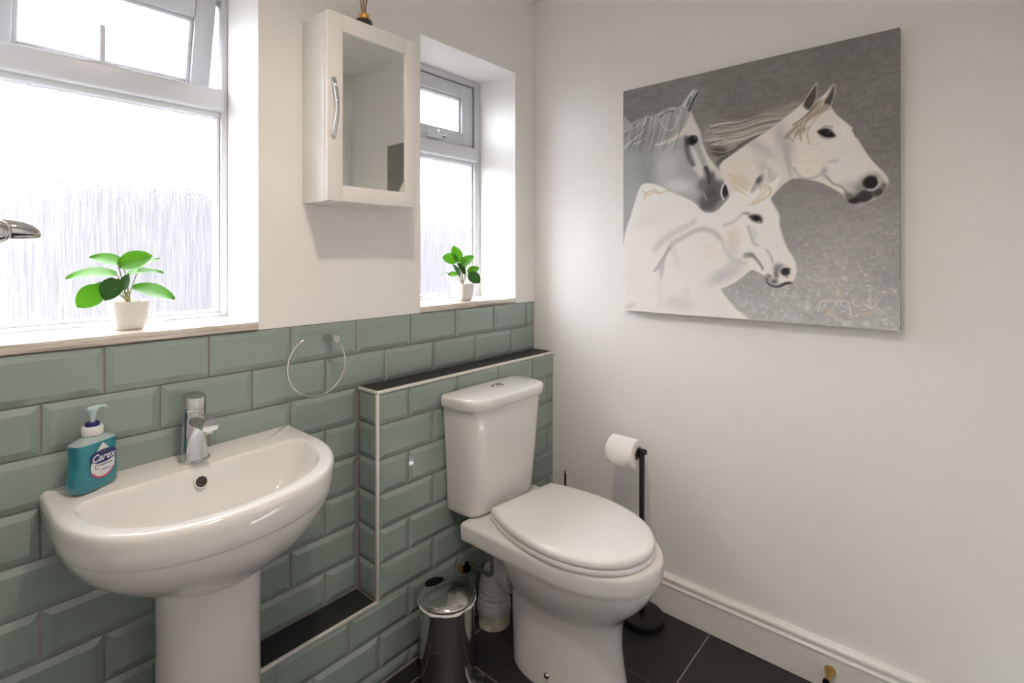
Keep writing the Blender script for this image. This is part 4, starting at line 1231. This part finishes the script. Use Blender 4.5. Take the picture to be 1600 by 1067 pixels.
('B',(.875,.439),(.0333,.0167,-10),(48,47,47),1,'B'),
('B',(.906,.452),(.0235,.0208,-20),(58,57,57),1,'B'),
('B',(.942,.461),(.0235,.0187,-30),(62,61,61),.95,'B'),
('B',(.859,.458),(.0157,.0125,30),(90,89,88),.8,'B'),
('B',(.958,.483),(.0098,.0125,0),(95,94,93),.8,'B'),
('B',(.923,.497),(.0275,.0271,0),(70,69,69),.9,'B'),
('B',(.921,.497),(.0216,.0219,0),(36,35,36),1,'B'),
('L',[(.942,.51),(.945,.489),(.931,.472),(.913,.472)],(.0044,.0044),(185,182,180),.85,'B'),
('P',[(-.002,.292),(.036,.427),(.055,.484),(.072,.534),(.091,.565),(.127,.569),(.172,.554),(.215,.526),(.262,.505),(.325,.47),(.364,.429),(.41,.428),(.45,.467),(.484,.501),(.52,.508),(.54,.501),(.559,.544),(.597,.577),(.601,.551),(.592,.521),(.619,.528),(.648,.551),(.637,.511),(.614,.475),(.612,.463),(.63,.428),(.643,.398),(.643,.367),(.656,.314),(.67,.274),(.689,.242),(.7,.198),(.689,.153),(.669,.135),(.63,.127),(.601,.14),(.588,.169),(.547,.191),(.527,.177),(.489,.146),(.45,.124),(.432,.111),(.459,.074),(.489,.037),(.512,-.016),(-.002,-.016)],(228,226,223),1,.004,None,'C'),
('B',(.172,.47),(.0784,.0521,0),(230,226,222),.8,'C'),
('B',(.036,.16),(.0431,.125,0),(216,216,217),.5,'C'),
('B',(.389,.261),(.0392,.0458,0),(226,216,212),.7,'C'),
('B',(.44,.17),(.0706,.0292,-30),(188,190,193),.8,'C'),
('B',(.113,.404),(.0588,.0375,-20),(214,214,216),.6,'C'),
('B',(.243,.247),(.0196,.0938,-20),(210,211,213),.5,'C'),
('B',(.477,.261),(.0275,.0417,0),(206,206,208),.6,'C'),
('B',(.489,.21),(.0353,.0292,0),(200,200,202),.6,'C'),
('B',(.298,.14),(.049,.0625,0),(230,228,226),.8,'C'),
('L',[(.154,.276),(.186,.314),(.246,.351),(.285,.369),(.325,.391)],(.026,.018),(188,189,191),.55,'C'),
('L',[(.215,.281),(.243,.308),(.285,.331),(.325,.351),(.364,.358),(.402,.344),(.427,.32)],(.016,.018),(172,172,174),.6,'C'),
('L',[(.148,.181),(.184,.23),(.217,.281)],(.006,.01),(165,166,168),.85,'C'),
('P',[(.215,.277),(.2,.234),(.189,.17),(.178,.147),(.172,.187),(.154,.181),(.184,.228)],(175,176,178),.8,.006,'C',None),
('B',(.172,.094),(.0157,.0833,0),(210,210,212),.4,'C'),
('B',(.256,.047),(.0667,.0333,0),(202,203,204),.7,'C'),
('B',(.289,.092),(.0196,.0375,0),(205,206,207),.4,'C'),
('B',(.036,.022),(.0275,.0125,-20),(190,190,191),.6,'C'),
('L',[(.101,.498),(.119,.531),(.172,.521),(.2,.527),(.24,.528)],(.0044,.004),(200,188,172),.8,None),
('L',[(.094,.538),(.125,.516),(.148,.539),(.172,.521)],(.0032,.0032),(192,178,160),.7,None),
('L',[(.457,.584),(.493,.571),(.54,.536)],(.0032,.0032),(212,200,182),.75,None),
('L',[(.461,.571),(.493,.557),(.537,.526)],(.0032,.0032),(194,180,160),.75,None),
('L',[(.466,.557),(.493,.545),(.535,.516)],(.0032,.0032),(212,200,182),.75,None),
('L',[(.472,.544),(.493,.532),(.534,.507)],(.0032,.0032),(194,180,160),.75,None),
('L',[(.477,.532),(.493,.52),(.531,.497)],(.0032,.0032),(212,200,182),.75,None),
('L',[(.482,.519),(.493,.507),(.529,.486)],(.0032,.0032),(194,180,160),.75,None),
('B',(.501,.542),(.0353,.0187,20),(205,192,174),.6,None),
('P',[(.54,.496),(.559,.539),(.594,.574),(.599,.546),(.591,.521),(.568,.503)],(205,203,201),1,.004,'C',None),
('B',(.572,.539),(.0118,.0208,25),(92,92,94),.95,'C'),
('B',(.552,.507),(.0078,.0187,25),(150,150,152),.7,'C'),
('L',[(.588,.521),(.61,.504),(.609,.48),(.581,.461),(.549,.445)],(.006,.004),(198,182,160),.8,'C'),
('L',[(.581,.516),(.597,.496),(.577,.468),(.535,.444)],(.004,.004),(206,190,166),.7,'C'),
('L',[(.577,.508),(.581,.485),(.549,.458)],(.0032,.0032),(190,172,146),.5,'C'),
('B',(.477,.318),(.0275,.0458,0),(214,205,196),.8,'C'),
('L',[(.445,.37),(.484,.386),(.512,.413),(.535,.416)],(.01,.006),(182,182,183),.6,'C'),
('L',[(.435,.309),(.454,.258),(.489,.229),(.527,.22)],(.014,.01),(196,196,198),.6,'C'),
('P',[(.535,.404),(.554,.408),(.574,.404),(.584,.39),(.581,.375),(.559,.379),(.544,.388)],(58,56,56),.95,.006,'C',None),
('B',(.563,.393),(.0118,.0094,10),(30,28,28),1,'C'),
('B',(.527,.413),(.0137,.0052,0),(120,120,121),.7,'C'),
('B',(.572,.38),(.0059,.0031,0),(190,188,186),.7,'C'),
('L',[(.534,.362),(.544,.322),(.554,.297),(.568,.29)],(.008,.006),(170,170,172),.7,'C'),
('B',(.554,.332),(.0118,.025,-10),(196,200,204),.7,'C'),
('B',(.537,.252),(.0176,.0104,10),(120,120,122),.8,'C'),
('L',[(.547,.252),(.572,.223),(.586,.198)],(.01,.006),(120,120,122),.75,'C'),
('B',(.524,.247),(.0137,.0104,0),(150,150,152),.6,'C'),
('L',[(.599,.271),(.614,.247),(.619,.223)],(.006,.006),(165,163,164),.6,'C'),
('B',(.641,.204),(.0196,.0167,0),(115,114,117),.8,'C'),
('B',(.632,.18),(.0098,.0208,0),(88,88,90),.8,'C'),
('B',(.606,.17),(.0118,.0104,30),(105,105,106),.8,'C'),
('L',[(.549,.191),(.586,.171),(.604,.157)],(.004,.006),(110,110,111),.8,'C'),
('L',[(.592,.154),(.61,.135),(.637,.131),(.664,.145),(.686,.146)],(.012,.008),(52,52,53),.95,'C'),
('B',(.624,.151),(.0157,.0104,0),(80,80,81),.8,'C'),
('B',(.664,.186),(.0216,.0208,0),(206,203,201),.95,'C'),
('B',(.662,.188),(.0157,.0146,0),(50,50,52),1,'C'),
('B',(.669,.198),(.0098,.0063,0),(40,40,42),.9,'C'),
('B',(.667,.171),(.0078,.0052,0),(150,148,147),.8,'C'),
('L',[(.769,.047),(.771,.075),(.785,.087),(.81,.09),(.849,.089),(.862,.076),(.866,.036)],(.0032,.0036),(206,205,203),.75,None),
('L',[(.835,.09),(.839,.075),(.859,.069)],(.0032,.0028),(206,205,203),.7,None),
('L',[(.874,.101),(.875,.075),(.899,.078),(.916,.077),(.921,.069),(.945,.069)],(.0028,.0024),(206,205,203),.7,None),
('L',[(.896,.094),(.902,.086),(.909,.08)],(.0028,.0028),(206,205,203),.6,None),
('L',[(.923,.099),(.921,.082)],(.0028,.0024),(206,205,203),.7,None),
('L',[(.942,.094),(.932,.089),(.938,.083),(.931,.078)],(.0024,.0024),(206,205,203),.6,None),
('L',[(.821,.136),(.827,.123),(.826,.105)],(.004,.004),(200,188,170),.8,None),
('L',[(.795,.047),(.81,.062),(.804,.039),(.817,.053)],(.004,.004),(200,188,170),.8,None),
('L',[(.896,.043),(.909,.055),(.906,.04),(.921,.054),(.921,.041)],(.0036,.0032),(200,188,170),.75,None),
]

PY0, PY1, PZ0, PZ1, PXF = -.455, -1.298, 1.082, 1.911, -.032
def paint_canvas(NU, NV):
    u = np.linspace(0, 1, NU)[None, :].repeat(NV, 0)
    v = np.linspace(0, 1, NV)[:, None].repeat(NU, 1)
    rng = np.random.RandomState(4)
    def smooth_noise(n, m):
        gx = rng.rand(m + 2, n + 2)
        iu = u * n; iv = v * m
        a = iu.astype(int); b = iv.astype(int); fu = iu - a; fv = iv - b
        fu = fu * fu * (3 - 2 * fu); fv = fv * fv * (3 - 2 * fv)
        return (gx[b, a] * (1 - fu) + gx[b, a + 1] * fu) * (1 - fv) + (gx[b + 1, a] * (1 - fu) + gx[b + 1, a + 1] * fu) * fv
    img = np.zeros((NV, NU, 3))
    # background: mid grey above, silvery below
    t = np.clip((0.62 - v) / .62, 0, 1)[..., None]
    img[:] = np.array([122, 121, 119]) * (1 - t) + np.array([174, 175, 175]) * t
    img += ((smooth_noise(6, 6) - .5) * 14 + (smooth_noise(30, 90) - .5) * 9 + (smooth_noise(140, 140) - .5) * 8)[..., None]
    low = np.clip((.5 - v) * 2.2, 0, 1) * np.clip(u * 1.6, .2, 1)
    img += (np.clip(smooth_noise(95, 95) - .62, 0, 1) * 60 * low)[..., None]
    img += (np.clip(smooth_noise(150, 150) - .80, 0, 1) * 200 * np.clip(low + np.clip(u - .8, 0, .2) * 2.5 * (v < .9), 0, 1))[..., None]
    def over(a, col):
        nonlocal img
        img = img * (1 - a[..., None]) + np.array(col, float) * a[..., None]
    masks = {}
    def catmull(P, closed, k=4):
        P = np.array(P, float); n = len(P); out = []
        rngi = range(n if closed else n - 1)
        for i in rngi:
            if closed: p0, p1, p2, p3 = P[i - 1], P[i], P[(i + 1) % n], P[(i + 2) % n]
            else: p0, p1, p2, p3 = P[max(i - 1, 0)], P[i], P[i + 1], P[min(i + 2, n - 1)]
            for j in range(k):
                s = j / k
                out.append(.5 * ((2 * p1) + (p2 - p0) * s + (2 * p0 - 5 * p1 + 4 * p2 - p3) * s * s + (3 * p1 - p0 - 3 * p2 + p3) * s ** 3))
        if not closed: out.append(P[-1])
        return np.array(out)
    def window_of(lo, hi, pad):
        a0 = max(0, int((lo[0] - pad) * NU)); a1 = min(NU, int((hi[0] + pad) * NU) + 2)
        b0 = max(0, int((lo[1] - pad) * NV)); b1 = min(NV, int((hi[1] + pad) * NV) + 2)
        return slice(b0, b1), slice(a0, a1)
    for sh in HORSES:
        full = np.zeros((NV, NU))
        if sh[0] == 'P':
            _, pts, col, al, fe, clip, name = sh
            P = catmull(pts, True, 3)
            w = window_of(P.min(0), P.max(0), fe * 2)
            uu, vv = u[w], v[w]
            ins = np.zeros(uu.shape, bool); dist = np.full(uu.shape, 9.0)
            for i in range(len(P)):
                x1, y1 = P[i - 1]; x2, y2 = P[i]
                if y1 != y2:
                    c = ((y1 > vv) != (y2 > vv)) & (uu < (x2 - x1) * (vv - y1) / (y2 - y1) + x1)
                    ins ^= c
                l2_ = (x2 - x1) ** 2 + (y2 - y1) ** 2 + 1e-12
                tt = np.clip(((uu - x1) * (x2 - x1) + (vv - y1) * (y2 - y1)) / l2_, 0, 1)
                dist = np.minimum(dist, (uu - x1 - tt * (x2 - x1)) ** 2 + (vv - y1 - tt * (y2 - y1)) ** 2)
            sd = np.sqrt(dist) * np.where(ins, 1, -1)
            full[w] = np.clip(sd / fe * .5 + .5, 0, 1)
            if name: masks[name] = full.copy()
        elif sh[0] == 'L':
            _, pts, wd, col, al, clip = sh
            P = catmull(pts, False, 4)
            w = window_of(P.min(0), P.max(0), max(wd) * 1.5 + .004)
            uu, vv = u[w], v[w]
            best = np.zeros(uu.shape)
            n = len(P) - 1
            for i in range(n):
                x1, y1 = P[i]; x2, y2 = P[i + 1]
                l2_ = (x2 - x1) ** 2 + (y2 - y1) ** 2 + 1e-12
                tt = np.clip(((uu - x1) * (x2 - x1) + (vv - y1) * (y2 - y1)) / l2_, 0, 1)
                d = np.sqrt((uu - x1 - tt * (x2 - x1)) ** 2 + (vv - y1 - tt * (y2 - y1)) ** 2)
                r = (wd[0] + (wd[1] - wd[0]) * (i + tt) / n) * .62 + .0009
                best = np.maximum(best, np.clip(1.15 * np.exp(-(d / r) ** 2 * 1.1) - .02, 0, 1))
            full[w] = best
        else:
            _, c, (rx, ry, an), col, al, clip = sh
            a = math.radians(an); ca, sa = math.cos(a), math.sin(a)
            du, dv = u - c[0], v - c[1]
            q = ((du * ca - dv * sa) / rx) ** 2 + ((du * sa + dv * ca) / ry) ** 2
            full = np.clip(np.exp(-q * 1.1) * 1.25 - .06, 0, 1) if (rx > .03 or al < 1) else np.clip(1.6 - q * 1.15, 0, 1)
        if clip: full = full * masks[clip]
        over(full * al, col)
    img += ((smooth_noise(160, 160) - .5) * 7)[..., None]
    img = np.clip(img, 5, 250) / 255
    lin = np.where(img <= .04045, img / 12.92, ((img + .055) / 1.055) ** 2.4)
    return np.clip(lin * PAINT_GAIN, 0, .88)
PAINT_GAIN = 1.16
NU, NV = 440, 432
rgb = paint_canvas(NU, NV)
cv = box('horse_canvas', (PXF + .0012, -.0008, PY1, PY0, PZ0, PZ1), 'canvas_side', None, .0015)
tag(cv, 'unframed grey canvas of three white horse heads hanging on the right wall', 'painting')
uu = np.linspace(PY0, PY1, NU)[None, :].repeat(NV, 0); zz = np.linspace(PZ0, PZ1, NV)[:, None].repeat(NU, 1)
co = np.stack([np.full((NV, NU), PXF), uu, zz], -1).reshape(-1, 3).astype(np.float32)
idx = np.arange(NU * NV).reshape(NV, NU)
quads = np.stack([idx[:-1, :-1], idx[1:, :-1], idx[1:, 1:], idx[:-1, 1:]], -1).reshape(-1, 4)
me = bpy.data.meshes.new('painted_face')
me.vertices.add(len(co)); me.vertices.foreach_set('co', co.ravel())
me.loops.add(quads.size); me.loops.foreach_set('vertex_index', quads.ravel().astype(np.int32))
me.polygons.add(len(quads)); me.polygons.foreach_set('loop_start', (np.arange(len(quads)) * 4).astype(np.int32))
me.update(calc_edges=True)
ca = me.color_attributes.new('paint', 'FLOAT_COLOR', 'POINT')
ca.data.foreach_set('color', np.concatenate([rgb.reshape(-1, 3), np.ones((NU * NV, 1))], 1).astype(np.float32).ravel())
def make_paint():
    m = bpy.data.materials.new('canvas_print')
    nt, N, L, p = nodes_of(m)
    a = N.new('ShaderNodeVertexColor'); a.layer_name = 'paint'
    L.new(a.outputs['Color'], p.inputs['Base Color'])
    p.inputs['Roughness'].default_value = .75
    p.inputs['Specular IOR Level'].default_value = .25
    return m
me.materials.append(make_paint())
if me.polygons[0].normal.x > 0: me.flip_normals()
pf = link('painted_face', me, None, cv)
